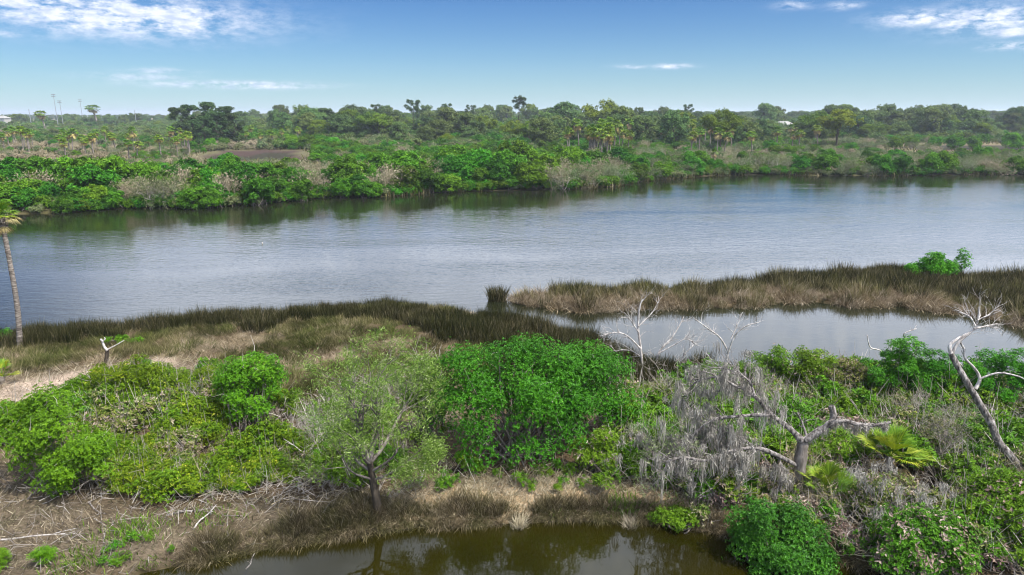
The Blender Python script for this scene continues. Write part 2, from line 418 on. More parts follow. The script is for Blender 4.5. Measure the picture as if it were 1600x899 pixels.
M['white_paint'] = plain_mat('white_paint', (.42, .40, .36), .5)
M['roof_white'] = plain_mat('pale_roof', (.30, .29, .27), .7)
M['steel'] = plain_mat('galvanised_steel', (.40, .41, .42), .45, .6)
M['lamp_face'] = plain_mat('lamp_glass', (.30, .31, .33), .2)
M['black_rubber'] = plain_mat('black_rubber', (.03, .03, .03), .6)

# ------------------------------------------------------------------ the land and the water
def W(pts, z=0.0): return [tuple(G(x, y, z)[:2]) for x, y in pts]


near_edge = W([(-320, 548), (-160, 538), (0, 530), (150, 522), (300, 508), (450, 492), (600, 482), (700, 487), (780, 503), (860, 519), (930, 538),
               (985, 562), (1030, 578), (1100, 578), (1200, 572), (1300, 574), (1400, 574), (1500, 582), (1600, 592), (1760, 600), (2000, 590)])
NEAR = near_edge + [(90, 40), (140, 20), (140, -60), (-140, -60), (-140, 60), (-70, 50)]
POND = W([(215, 899), (290, 884), (380, 866), (500, 842), (600, 828), (690, 822), (800, 818), (900, 812), (1000, 813), (1080, 824), (1130, 834), (1180, 852),
          (1260, 870), (1330, 885), (1420, 899)]) + [(16, 11), (22, 5), (24, -18), (-16, -18), (-12, 6), (-9.2, 12.5)]
ISLAND = W([(800, 473), (870, 483), (905, 487), (960, 483), (1050, 482), (1150, 480), (1200, 476), (1260, 470), (1340, 480), (1400, 478), (1500, 491), (1560, 502),
            (1640, 520), (1900, 540), (2000, 500), (1900, 462), (1700, 446), (1600, 441), (1500, 437), (1400, 425), (1300, 434), (1200, 441), (1100, 453), (1000, 455),
            (950, 460), (870, 461), (810, 467)])
TUFT = W([(764, 472), (788, 472), (790, 466), (766, 466)])
far_edge = W([(-900, 352), (-500, 345), (-200, 340), (0, 336), (100, 333), (200, 326), (300, 326), (400, 320), (500, 310), (600, 308), (700, 300), (800, 298), (900, 295), (960, 292),
              (1000, 284), (1060, 279), (1100, 275), (1200, 273), (1300, 275), (1400, 275), (1500, 273), (1600, 273), (1900, 273), (2300, 274)])
FAR = far_edge + [(7000, 300), (7000, 9000), (-7000, 9000), (-7000, 120)]
BARE = W([(-40, 600), (60, 585), (150, 570), (245, 562), (330, 566), (300, 590), (250, 592), (180, 600), (90, 622), (-40, 668)], .4)
STRAWBANK = W([(600, 778), (700, 748), (850, 748), (960, 760), (1060, 780), (1130, 798), (1100, 810), (1000, 800), (850, 800), (700, 806), (600, 812)], .4)
STRAWLEFT = W([(-60, 800), (30, 700), (60, 690), (160, 800), (300, 800), (440, 790), (600, 790), (600, 822), (440, 850), (300, 870), (100, 899), (-60, 899)], .4)
MUD = W([(300, 246), (340, 236), (400, 234), (470, 234), (485, 242), (470, 250), (400, 253), (330, 253)], .6)
MUD2 = W([(1390, 229), (1450, 225), (1620, 226), (1700, 230), (1620, 237), (1470, 237)], .6)


def height(x, y):
    x = np.asarray(x, float); y = np.asarray(y, float)
    sn = np.minimum(poly_sd(NEAR, x, y), -poly_sd(POND, x, y) * 1.6)
    si = np.maximum(poly_sd(ISLAND, x, y), poly_sd(TUFT, x, y))
    sf = poly_sd(FAR, x, y)
    wob = (fbm(x, y, 2.2, 3) - .5)
    hn = np.clip((sn + wob * .5) * .38, -1.2, .45 + wob * .25)
    hi = np.clip((si + wob * .6) * .30, -1.2, .25 + wob * .2)
    hf = np.clip((sf + (fbm(x, y, 7, 8) - .5) * 2) * .2, -1.5, .6 + (fbm(x, y, 30, 8) - .5) * .6)
    h = np.maximum(np.maximum(hn, hi), hf)
    # wet mud flats lie a little lower on the far land
    h = h - np.clip(np.maximum(poly_sd(MUD, x, y), poly_sd(MUD2, x, y)) * .05, 0, .25)
    return h


def hz(x, y): return float(height(np.array([x]), np.array([y]))[0])


def ground_material():
    m, n, l, out = nt('ground_soil')
    a = n.new('ShaderNodeAttribute'); a.attribute_name = 'soil'
    g = n.new('ShaderNodeNewGeometry')
    n1 = n.new('ShaderNodeTexNoise'); n1.inputs['Scale'].default_value = 1.4; n1.inputs['Detail'].default_value = 9; n1.inputs['Roughness'].default_value = .72
    n2 = n.new('ShaderNodeTexNoise'); n2.inputs['Scale'].default_value = 11; n2.inputs['Detail'].default_value = 6; n2.inputs['Roughness'].default_value = .7
    mp = n.new('ShaderNodeMapping'); mp.inputs['Scale'].default_value = (.5, 1.7, 1)
    l.new(g.outputs['Position'], n1.inputs[0]); l.new(g.outputs['Position'], mp.inputs[0]); l.new(mp.outputs[0], n2.inputs[0])
    r1 = ramp(n, [(.3, (.55, .55, .55)), (.7, (1.35, 1.3, 1.25))]); l.new(n1.outputs[0], r1.inputs[0])
    r2 = ramp(n, [(.35, (.6, .58, .55)), (.65, (1.3, 1.3, 1.3))]); l.new(n2.outputs[0], r2.inputs[0])
    m1 = n.new('ShaderNodeMix'); m1.data_type = 'RGBA'; m1.blend_type = 'MULTIPLY'; m1.inputs[0].default_value = 1
    m2 = n.new('ShaderNodeMix'); m2.data_type = 'RGBA'; m2.blend_type = 'MULTIPLY'; m2.inputs[0].default_value = 1
    l.new(a.outputs['Color'], m1.inputs[6]); l.new(r1.outputs[0], m1.inputs[7]); l.new(m1.outputs[2], m2.inputs[6]); l.new(r2.outputs[0], m2.inputs[7])
    p = n.new('ShaderNodeBsdfPrincipled'); p.inputs['Roughness'].default_value = .95; p.inputs['Specular IOR Level'].default_value = .15
    l.new(m2.outputs[2], p.inputs['Base Color'])
    b = n.new('ShaderNodeBump'); b.inputs['Strength'].default_value = .8; b.inputs['Distance'].default_value = .05
    l.new(n2.outputs[0], b.inputs['Height']); l.new(b.outputs[0], p.inputs['Normal']); l.new(p.outputs[0], out.inputs[0])
    return m


def build_ground():
    ys = np.concatenate([np.arange(-40, 10, 2.0), np.arange(10, 34, .26), np.arange(34, 66, .55), 66 * (8000 / 66) ** np.linspace(0, 1, 110)])
    ts = np.linspace(-1.5, 1.5, 320)
    yy, tt = np.meshgrid(ys, ts, indexing='ij')
    xx = tt * np.maximum(yy + 14, 26)
    z = height(xx, yy)
    ny, nx = yy.shape
    V = np.stack([xx, yy, z], -1).reshape(-1, 3)
    i = (np.arange(ny - 1)[:, None] * nx + np.arange(nx - 1)[None])
    F = np.stack([i, i + 1, i + nx + 1, i + nx], -1).reshape(-1, 4)
    mb = MB(); mb.add(V, F, None, 0, True)
    o = mb.build('ground', ground_material())
    x, y = V[:, 0], V[:, 1]
    col = np.tile(np.array([.085, .062, .036]), (len(V), 1))            # damp dark soil
    def lay(mask, c):
        mask = np.clip(mask, 0, 1)[:, None]; col[:] = col * (1 - mask) + np.array(c) * mask
    w = (fbm(x, y, 1.5, 4) - .5) * 2.2
    lay((y > 60) * 1.0, (.11, .105, .05))
    lay((y > 60) * np.clip((fbm(x, y, 45, 6) - .46) * 8, 0, 1), (.20, .165, .095))
    lay(poly_sd(MUD, x, y) / 3 + (fbm(x, y, 5, 3) - .5) * 3, (.055, .033, .026))
    lay(poly_sd(MUD2, x, y) / 3 + (fbm(x, y, 5, 3) - .5) * 3, (.065, .040, .032))
    lay(((y > 24) & (y < 45) & (x < 9)) * np.clip(poly_sd(NEAR, x, y) / 2 - 1, 0, 1) * np.clip(.15 + w, 0, 1), (.17, .145, .09))
    lay(poly_sd(BARE, x, y) / .8 + w, (.40, .32, .26))
    lay(poly_sd(STRAWBANK, x, y) / .5 + .4 + w, (.40, .30, .185))
    lay(poly_sd(STRAWLEFT, x, y) / .9 + .3 + w, (.13, .105, .075))
    lay((V[:, 2] < .06) * (y < 70) * 1.0, (.03, .024, .012))
    lay((V[:, 2] < .42) * (y > 70) * 1.0, (.028, .026, .012))
    lay((V[:, 2] < -.05) * 1.0, (.045, .04, .012))
    at = o.data.attributes.new('soil', 'FLOAT_COLOR', 'POINT')
    at.data.foreach_set('color', np.hstack([col, np.ones((len(col), 1))]).astype(np.float32).ravel())
    tag(o, kind='structure')
    return o


def water_material(name, c0, c1):
    m, n, l, out = nt(name)
    g = n.new('ShaderNodeNewGeometry')
    a = n.new('ShaderNodeAttribute'); a.attribute_name = 'ripple'
    hs = []
    for sc_, st, rot, wgt in ((1.5, (.55, 1.25, 1), .35, 1.0), (4.6, (.6, 1.2, 1), -.2, .42)):
        mp = n.new('ShaderNodeMapping'); mp.inputs['Scale'].default_value = st; mp.inputs['Rotation'].default_value = (0, 0, rot)
        nz = n.new('ShaderNodeTexNoise'); nz.inputs['Scale'].default_value = sc_; nz.inputs['Detail'].default_value = 3; nz.inputs['Roughness'].default_value = .5
        l.new(g.outputs['Position'], mp.inputs[0]); l.new(mp.outputs[0], nz.inputs[0])
        q = n.new('ShaderNodeMath'); q.operation = 'MULTIPLY'; q.inputs[1].default_value = wgt; l.new(nz.outputs[0], q.inputs[0]); hs.append(q.outputs[0])
    ad = n.new('ShaderNodeMath'); l.new(hs[0], ad.inputs[0]); l.new(hs[1], ad.inputs[1])
    # wind streaks
    ws = n.new('ShaderNodeTexNoise'); ws.inputs['Scale'].default_value = .06; ws.inputs['Detail'].default_value = 3
    mpw = n.new('ShaderNodeMapping'); mpw.inputs['Scale'].default_value = (.6, 2.4, 1); l.new(g.outputs['Position'], mpw.inputs[0]); l.new(mpw.outputs[0], ws.inputs[0])
    mr = n.new('ShaderNodeMapRange'); mr.inputs[1].default_value = .35; mr.inputs[2].default_value = .65; mr.inputs[3].default_value = .40; mr.inputs[4].default_value = 1.15
    l.new(ws.outputs[0], mr.inputs[0])
    k = n.new('ShaderNodeMath'); k.operation = 'MULTIPLY'; l.new(mr.outputs[0], k.inputs[0]); l.new(a.outputs['Fac'], k.inputs[1])
    b = n.new('ShaderNodeBump'); b.inputs['Distance'].default_value = .10
    l.new(k.outputs[0], b.inputs['Strength']); l.new(ad.outputs[0], b.inputs['Height'])
    p = n.new('ShaderNodeBsdfPrincipled'); p.inputs['Roughness'].default_value = .04; p.inputs['IOR'].default_value = 1.45
    nz = n.new('ShaderNodeTexNoise'); nz.inputs['Scale'].default_value = .35; nz.inputs['Detail'].default_value = 4; l.new(g.outputs['Position'], nz.inputs[0])
    c = ramp(n, [(.3, c0), (.7, c1)]); l.new(nz.outputs[0], c.inputs[0])
    l.new(c.outputs[0], p.inputs['Base Color'])
    l.new(b.outputs[0], p.inputs['Normal']); l.new(p.outputs[0], out.inputs[0])
    return m


def build_water():
    wp = water_material('pond_surface', (.010, .009, .0009), (.017, .015, .0013)); wr = water_material('river_surface', (.010, .012, .005), (.016, .018, .008))
    # pond in front and the river with its lagoon: sheets of one level, apart
    def sheet(name, x0, x1, y0, y1, nx, ny, ripple):
        xs, ys = np.linspace(x0, x1, nx), np.linspace(y0, y1, ny)
        yy, xx = np.meshgrid(ys, xs, indexing='ij')
        V = np.stack([xx, yy, np.zeros_like(xx)], -1).reshape(-1, 3)
        i = (np.arange(ny - 1)[:, None] * nx + np.arange(nx - 1)[None])
        mb = MB(); mb.add(V, np.stack([i, i + 1, i + nx + 1, i + nx], -1).reshape(-1, 4), None, 0, True)
        o = mb.build(name, wp if 'pond' in name else wr)
        at = o.data.attributes.new('ripple', 'FLOAT', 'POINT')
        at.data.foreach_set('value', ripple(V[:, 0], V[:, 1]).astype(np.float32))
        tag(o, kind='structure')
    sheet('pond_water', -45, 45, -38, 20.5, 2, 2, lambda x, y: np.full(x.shape, .035))
    def rip(x, y):
        open_ = np.clip(-np.maximum(np.maximum(poly_sd(ISLAND, x, y), poly_sd(NEAR, x, y)), -1e9) / 6, 0, 1)
        far = np.clip(-poly_sd(FAR, x, y) / 22, 0, 1)
        lag = np.clip((y - np.interp(x, [-5, 8, 20, 40, 70], [34, 38, 42, 47, 50])) / 2, 0, 1)
        lag = np.where(x > -2, lag, 1)
        return .05 + .26 * np.minimum(open_ * .7 + .3, .12 + far * .88) * lag
    sheet('river_water', -420, 420, 25, 200, 150, 90, rip)


build_ground()
build_water()


# ------------------------------------------------------------------ haze is left to the end; next: grass and litter
def scatter(rs, poly, dens, margin=0.0):
    p = np.array(poly); x0, y0 = p.min(0); x1, y1 = p.max(0)
    x0, x1 = max(x0, -75), min(x1, 75)
    n = int((x1 - x0) * (y1 - y0) * dens)
    x, y = rs.uniform(x0, x1, n), rs.uniform(y0, y1, n)
    # only what the picture can plausibly see
    k = (np.abs(x) < (y + 8) * .85 + 2) & (poly_sd(poly, x, y) > margin)
    return x[k], y[k]


def blades(rs, x, y, z, L, Wd, lean, mb, swirl=1.0, mi=0, rnd=None, bend=1.6):
    n = len(x)
    ang = (fbm(x, y, 1.6, 21) * 12.0) * swirl + rs.uniform(0, 6.283, n) * (1 - .55 * swirl)
    lean = lean * rs.uniform(.5, 1.4, n)
    hd = np.stack([np.cos(ang), np.sin(ang), np.zeros(n)], -1)
    sd = norm(np.stack([rs.normal(size=n), rs.normal(size=n) * .6, np.zeros(n)], -1))
    base = np.stack([x, y, z], -1)
    L = L[:, None] if np.ndim(L) else L
    up = np.array([0, 0, 1.0])[None]
    l1 = lean[:, None]
    m = base + (up * np.cos(l1) + hd * np.sin(l1)) * L * .5
    l2 = np.minimum(l1 * bend, 1.75)
    tip = m + (up * np.cos(l2) + hd * np.sin(l2)) * L * .5
    w = (Wd[:, None] if np.ndim(Wd) else Wd)
    V = np.stack([base - sd * w * .5, base + sd * w * .5, m + sd * w * .42, m - sd * w * .42, tip], 1).reshape(-1, 3)
    i = np.arange(n)[:, None] * 5
    rnd = rs.rand(n) if rnd is None else rnd
    mb.add(V, np.hstack([i, i + 1, i + 2, i + 3]), rnd, mi)
    mb.add(V[:0], np.zeros((0, 3)), None)
    F3 = np.hstack([i + 3, i + 2, i + 4]) + (mb.n - len(V))
    mb.f.append((F3, rnd, mi, False))


def tuft(seed, n, L, Wd, lean, spread, lo=0.0, hi=1.0, mat='rush', bend=1.6, side=0.0):
    """one clump of blades; side pulls all of them towards +x"""
    rs = np.random.RandomState(seed); mb = MB()
    x, y = rs.normal(0, spread, n), rs.normal(0, spread, n)
    ang = np.arctan2(y, x + side * 3 * spread) + rs.normal(0, .7, n) * (1 - .5 * side)
    le = np.clip(lean * rs.uniform(.4, 1.5, n), 0, 1.5)[:, None]; l2 = np.minimum(le * bend, 1.85)
    hd = np.stack([np.cos(ang), np.sin(ang), np.zeros(n)], -1); up = np.array([[0, 0, 1.0]])
    sd = norm(np.stack([rs.normal(size=n), rs.normal(size=n), np.zeros(n)], -1)); w = (Wd * rs.uniform(.6, 1.4, n))[:, None]
    ln = (L * rs.uniform(.5, 1.15, n))[:, None]; base = np.stack([x, y, np.zeros(n) - .04], -1)
    m = base + (up * np.cos(le) + hd * np.sin(le)) * ln * .5; tip = m + (up * np.cos(l2) + hd * np.sin(l2)) * ln * .5
    V = np.stack([base - sd * w * .5, base + sd * w * .5, m + sd * w * .4, m - sd * w * .4, tip], 1).reshape(-1, 3); i = np.arange(n)[:, None] * 5
    rn = rs.uniform(lo, hi, n)
    mb.add(V, np.hstack([i, i + 1, i + 2, i + 3]), rn); mb.f.append((np.hstack([i + 3, i + 2, i + 4]), rn, 0, False))
    return mesh_data('tuft', mb, M[mat])


def gn_stuff(name, label, cat, meshes, pts, rot, scl, idx=None, seed=1):
    """uncountable growth: one object that sets copies of a few clump meshes on points"""
    rs = np.random.RandomState(seed); n = len(pts)
    me = bpy.data.meshes.new(name); me.vertices.add(n); me.vertices.foreach_set('co', np.asarray(pts, np.float32).ravel())
    scl = np.asarray(scl, float); scl = np.repeat(scl[:, None], 3, 1) if scl.ndim == 1 else scl
    for an, ty, key, val in (('turn', 'FLOAT', 'value', rot), ('size', 'FLOAT_VECTOR', 'vector', scl), ('which', 'INT', 'value', rs.randint(0, len(meshes), n) if idx is None else idx)):
        me.attributes.new(an, ty, 'POINT').data.foreach_set(key, np.asarray(val, np.int32 if ty == 'INT' else np.float32).ravel())
    o = bpy.data.objects.new(name, me); COL.objects.link(o); tag(o, label, cat, kind='stuff')
    ng = bpy.data.node_groups.new(name, 'GeometryNodeTree')
    ng.interface.new_socket('Geometry', in_out='INPUT', socket_type='NodeSocketGeometry'); ng.interface.new_socket('Geometry', in_out='OUTPUT', socket_type='NodeSocketGeometry')
    N, Lk = ng.nodes, ng.links
    gi, go = N.new('NodeGroupInput'), N.new('NodeGroupOutput'); iop = N.new('GeometryNodeInstanceOnPoints'); jn = N.new('GeometryNodeJoinGeometry')
    for m in reversed(meshes):
        src = bpy.data.objects.new(m.name, m)
        oi = N.new('GeometryNodeObjectInfo'); oi.inputs['Object'].default_value = src; oi.inputs['As Instance'].default_value = True
        Lk.new(oi.outputs['Geometry'], jn.inputs[0])
    def na(an, ty):
        a = N.new('GeometryNodeInputNamedAttribute'); a.data_type = ty; a.inputs['Name'].default_value = an
        return [q for q in a.outputs if q.enabled and q.name == 'Attribute'][0]
    cx = N.new('ShaderNodeCombineXYZ'); Lk.new(na('turn', 'FLOAT'), cx.inputs[2])
    iop.inputs['Pick Instance'].default_value = True
    Lk.new(gi.outputs[0], iop.inputs['Points']); Lk.new(jn.outputs[0], iop.inputs['Instance']); Lk.new(na('which', 'INT'), iop.inputs['Instance Index'])
    Lk.new(cx.outputs[0], iop.inputs['Rotation']); Lk.new(na('size', 'FLOAT_VECTOR'), iop.inputs['Scale']); Lk.new(iop.outputs[0], go.inputs[0])
    md = o.modifiers.new('growth', 'NODES'); md.node_group = ng
    return o


def near_marsh():
    rs = np.random.RandomState(11)
    up = [tuft(20 + i, 90, 1.0, .022, .22, .20, 0, .97) for i in range(4)]
    ln = [tuft(30 + i, 80, .85, .022, .75, .22, 0, 1, 'rush_mat', 1.5, .9) for i in range(5)]
    th = [tuft(40 + i, 55, .7, .020, 1.15, .26, 0, 1, 'thatch', 1.2, .6) for i in range(4)]
    reg = near_edge[:14] + W([(1100, 640), (1020, 640), (960, 620), (880, 600), (700, 600), (690, 640), (560, 650), (480, 680), (400, 640), (330, 600), (250, 575), (150, 572), (60, 585), (-60, 600), (-320, 660)], .4)
    x, y = scatter(rs, reg, 13)
    sd = poly_sd(NEAR, x, y); z = height(x, y)
    bare = poly_sd(BARE, x, y)
    k = ((z > -.06) | ((z > -.25) & (rs.rand(len(x)) < .22) & (fbm(x, y, 1.1, 15) > .5))) & ((bare < -.3) | (rs.rand(len(x)) < .02)); x, y, z, sd = x[k], y[k], z[k], sd[k]
    right = np.clip((x + 8) / 8, 0, 1)
    tall = 1.0 - (sd - 2.1 - 4.0 * right + (fbm(x, y, 3, 2) - .5) * 5) / 2.4
    tall = np.maximum(tall, right * 1.0 * (fbm(x, y, 4, 5) > .45) * (sd < 11))
    n = len(x); c = fbm(x, y, 1.3, 9); swirl = fbm(x, y, 2.6, 21) * 14
    t = (tall > .5) & (c > .33)
    gn_stuff('needle_rush', 'dark needle rush along the river edge of the near bank', 'marsh grass', up, np.stack([x, y, z], -1)[t], rs.uniform(0, 6.28, t.sum()),
             np.stack([np.ones(t.sum()), np.ones(t.sum()), np.ones(t.sum())], -1) * (rs.uniform(.45, .85, t.sum()) * (.25 + 1.4 * c[t]))[:, None])
    dry = fbm(x, y, 2.2, 77) + .12 * rs.randn(n)
    t2 = ~t & (dry < .62) & (rs.rand(n) < .9) & (fbm(x, y, 3.0, 66) > .33)
    gn_stuff('matted_marsh_grass', 'flattened olive marsh grass behind the rush fringe', 'marsh grass', ln, np.stack([x, y, z], -1)[t2], (swirl + rs.normal(0, .5, n))[t2], rs.uniform(.35, .7, t2.sum()))
    t3 = ((dry > .58) & ~t & (rs.rand(n) < .9)) | (t & (rs.rand(n) < .06))
    gn_stuff('dry_thatch', 'pale dead thatch lying among the marsh grass of the near bank', 'dead grass', th, np.stack([x, y, z], -1)[t3], (swirl + rs.normal(0, .7, n))[t3], rs.uniform(.35, .75, t3.sum()))


def island_marsh():
    rs = np.random.RandomState(12)
    up = [tuft(50 + i, 90, 1.05, .024, .26, .20, 0, 1, 'rush_tan') for i in range(4)]
    dk = [tuft(60 + i, 90, 1.05, .024, .24, .20, 0, .95, 'rush') for i in range(3)]
    th = [tuft(70 + i, 70, 1.0, .024, .85, .20, 0, 1, 'thatch', 1.7, .55) for i in range(4)]
    x, y = scatter(rs, ISLAND, 10, -.25); z = np.maximum(height(x, y), -.08); n = len(x); c = fbm(x, y, 1.6, 31)
    ix, iy = np.array([p[0] for p in ISLAND[:14]]), np.array([p[1] for p in ISLAND[:14]])
    front = y - np.interp(x, ix, iy)
    P3 = np.stack([x, y, z], -1); r = rs.rand(n)
    th_p = np.clip(1.15 - front / 2.6, .10, .75) * np.clip(c * 2.2, .4, 1.2)
    back = np.clip((front - 2.5) / 2.5, 0, 1)
    hole = fbm(x, y, 2.0, 37) < .30; r = np.where(hole & (front > 1.2), .05, r)
    a = r < th_p; d = ~a & (rs.rand(n) < .25 + .5 * back + .9 * (fbm(x, y, 2.5, 35) - .5)); u = ~a & ~d
    s = rs.uniform(.45, .98, n) * (.15 + 1.55 * c)
    gn_stuff('island_rush', 'brown and olive rush covering the low spit between river and lagoon', 'marsh grass', up, P3[u], rs.uniform(0, 6.28, u.sum()), s[u])
    gn_stuff('dark_rush', 'dark rush tops along the river side of the low spit', 'marsh grass', dk, P3[d], rs.uniform(0, 6.28, d.sum()), s[d] * 1.08)
    gn_stuff('spit_thatch', 'pale drooping dead rush along the lagoon side of the low spit', 'dead grass', th, P3[a], (-1.57 + rs.normal(0, .9, n))[a], s[a])
    mb = MB(); x, y = scatter(rs, TUFT, 700, -.25); n = len(x)
    blades(rs, x, y, np.full(n, -.1), rs.uniform(.7, 1.3, n), rs.uniform(.02, .035, n), .3 * np.ones(n), mb, .3)
    tag(mb.build('rush_tuft', M['rush']), 'small dark rush tuft standing alone off the tip of the spit', 'marsh grass')


def bank_grass():
    rs = np.random.RandomState(13)
    # rush along the pond's edge, hanging over the water in its front
    edge = np.array(POND[:15])
    seg = np.linalg.norm(np.diff(edge, axis=0), axis=1); cum = np.concatenate([[0], np.cumsum(seg)])
    up = [tuft(80 + i, 60, .62, .014, .42, .13, 0, 1, 'bank_rush', 1.7) for i in range(4)]; hg = [tuft(90 + i, 55, .6, .014, .95, .12, 0, 1, 'bank_rush', 1.8, .8) for i in range(4)]
    n = 1500; s = rs.uniform(0, cum[-1], n)
    ex, ey = np.interp(s, cum, edge[:, 0]), np.interp(s, cum, edge[:, 1])
    cl = fbm(s, s * 0, .9, 41); wdt = np.interp(ex, [-12, -8, -4, 2, 5, 8], [.35, .6, .7, .45, .4, .25])
    off = rs.uniform(-.06, 1, n) * wdt * (.5 + cl)
    dens = np.interp(ex, [-14, -10, -7, 3, 6, 7.5, 9], [.15, .4, 1, .95, .7, .3, .15])
    k = (rs.rand(n) < dens) & ((cl > .36) | (rs.rand(n) < .35))
    x, y, cl, off = (ex + rs.normal(0, .1, n))[k], (ey + off)[k], cl[k], off[k]; P3 = np.stack([x, y, np.maximum(height(x, y), -.02)], -1); f = off < .22
    sz = rs.uniform(.45, .95, len(x)) * (.45 + .9 * cl)
    gn_stuff('bank_rush', 'brown rush fringing the edge of the front pond', 'marsh grass', up, P3[~f], rs.uniform(0, 6.28, (~f).sum()), sz[~f])
    gn_stuff('overhanging_grass', 'dry grass drooping from the bank over the front pond', 'dead grass', hg, P3[f], -1.57 + rs.normal(0, .7, f.sum()), sz[f])
    # straw lying flat
    for nm, lab, mt, poly, d, Lr in (('straw_litter', 'dry straw lying flat below the big mangrove', 'straw', STRAWBANK, 620, (.12, .38)), ('leaf_litter', 'brown grass litter over the lower left bank', 'litter', STRAWLEFT, 260, (.10, .38)), ('sandy_straw', 'pale straw on the sandy patch at the left edge', 'straw', BARE, 150, (.2, .6))):
        mb = MB(); x, y = scatter(rs, poly, d, -.5); z = height(x, y); k = z > .05; x, y, z = x[k], y[k], z[k]; n = len(x)
        blades(rs, x, y, z + .01, rs.uniform(*Lr, n), rs.uniform(.008, .02, n), rs.uniform(.9, 1.45, n), mb, .5, 0, None, 1.1)
        tag(mb.build(nm, M[mt]), lab, 'straw', kind='stuff')
    # greener tufts in the straw
    mb = MB()
    for (px, py, r, num, h) in [(975, 790, .28, 260, .55), (215, 835, .45, 260, .35), (330, 815, .5, 200, .3), (120, 885, .4, 260, .3), (235, 880, .3, 180, .28), (180, 842, .5, 160, .28),
                               (880, 800, .25, 90, .3), (1060, 800, .4, 200, .35), (1085, 808, .3, 200, .3), (930, 806, .3, 140, .3), (105, 760, .25, 60, .3)]:
        c = G(px, py); x = rs.normal(c[0], r, num); y = rs.normal(c[1], r * .8, num); z = height(x, y)
        k = z > .02
        blades(rs, x[k], y[k], z[k], rs.uniform(.5, 1, k.sum()) * h, rs.uniform(.012, .03, k.sum()), .5 * np.ones(k.sum()), mb, .2)
    tag(mb.build('fresh_grass', M['green_grass']), 'scattered fresh green grass tufts on the straw bank', 'grass', kind='stuff')
    # dry yellow tussocks at the pond edge
    for i, (px, py, h) in enumerate([(812, 808, .62), (985, 806, .55)]):
        c = G(px, py); num = 150; mb = MB(); x = rs.normal(c[0], .07, num); y = rs.normal(c[1], .07, num); z = height(x, y)
        blades(rs, x, y, z, rs.uniform(.6, 1, num) * h, rs.uniform(.012, .022, num), .45 * np.ones(num), mb, .1, 0, rs.uniform(.6, 1, num))
        tag(mb.build('dry_tussock', M['straw']), ['pale yellow dry tussock on the pond edge below the big mangrove', 'pale dry tussock hanging to the water near the pond end'][i], 'tussock')


near_marsh(); island_marsh(); bank_grass()


# ------------------------------------------------------------------ bushes near the camera
def dome(rs, w, d, h, n, rr, low=.12):
    """clump centres on and in a dome"""
    u = rand_dirs(rs, n); u[:, 2] = np.where(u[:, 2] < -.25, -u[:, 2], u[:, 2])
    k = rs.uniform(.55, 1.12, n) ** .8; k[: n // 6] *= .6
    r = rs.uniform(*rr, n)
    c = np.stack([u[:, 0] * (w / 2 - r * .7) * k, u[:, 1] * (d / 2 - r * .7) * k, h * low + (h * (1 - low) - r * .8) * np.clip(.30 + .70 * u[:, 2] * k, .03, 1)], -1)
    return c, r


def crown_mesh(rs, c, r, ntips, L, Wd, mb, k=6, mi=0, upb=.45, centre=None):
    wgt = r ** 2; idx = rs.choice(len(c), ntips, p=wgt / wgt.sum())
    u = rand_dirs(rs, ntips); u[:, 2] = np.where((u[:, 2] < -.2) & (rs.rand(ntips) < .7), -u[:, 2], u[:, 2])
    rad = r[idx] * (rs.rand(ntips) ** .28) * rs.uniform(.85, 1.12, ntips)
    rad = rad * np.where(rs.rand(ntips) < .07, rs.uniform(1.1, 1.5, ntips), 1)
    tips = c[idx] + u * rad[:, None] * np.array([1, 1, .85])
    ctr = c.mean(0) if centre is None else centre
    ax = norm(u * .8 + norm(tips - ctr) * .5 + np.array([0, 0, upb]) + .35 * rand_dirs(rs, ntips))
    ct = rs.rand(len(c))
    rosettes(rs, tips, ax, k, L, Wd, mb, mi, .9, np.clip(.5 * rs.rand(ntips) + .5 * ct[idx], 0, 1))


def stems_to(rs, base, targets, mb, r0=.04, mi=0, sides=4, spread=.25):
    for t in targets:
        b = base + np.array([rs.normal(0, spread), rs.normal(0, spread), -.05])
        mid = (b * .55 + t * .45) + rs.normal(0, .15, 3) * np.array([1, 1, .3])
        pts = smooth_path([b, mid, t], 3)
        mb.tube(pts, np.linspace(r0, r0 * .25, len(pts)) * rs.uniform(.6, 1.2), sides, mi, rs.rand(), False)


def bush(name, label, cat, at, w, d, h, leaf='mangrove', ntips=2000, L=.11, Wd=.055, seed=1, ncl=40, rr=(.35, .7), k=6, stem_mat='bark_grey', low=.12,
         lobes=None, group=None, nstem=30, stem_r=.035, upb=.45, extra=None):
    rs = np.random.RandomState(seed)
    x, y = at[0], at[1]; z = hz(x, y)
    root = empty(name, (x, y, z)); tag(root, label, cat, group)
    cs, rs_ = [], []
    for (ox, oy, lw, ld, lh, frac) in (lobes or [(0, 0, w, d, h, 1)]):
        c, r = dome(rs, lw, ld, lh, max(4, int(ncl * frac)), rr, low); cs.append(c + np.array([ox, oy, 0])); rs_.append(r)
    c, r = np.vstack(cs), np.concatenate(rs_)
    mb = MB(); crown_mesh(rs, c, r, int(ntips * 2.1), L * .63, Wd * .63, mb, 5, 0, upb)
    mb.build('crown', M[leaf], root)
    mb = MB(); stems_to(rs, np.zeros(3), c[rs.permutation(len(c))[:nstem]], mb, stem_r, 0, 4, w * .10)
    mb.build('stems', M[stem_mat], root)
    if extra: extra(rs, root, c, r)
    return root


def dead_leaf_extra(n, L=.10, mat='dead_leaf'):
    def f(rs, root, c, r):
        mb = MB(); crown_mesh(rs, c, r * 1.03, n, L, L * .5, mb, 3)
        mb.build('dead_leaves', M[mat], root)['kind'] = 'stuff'
    return f


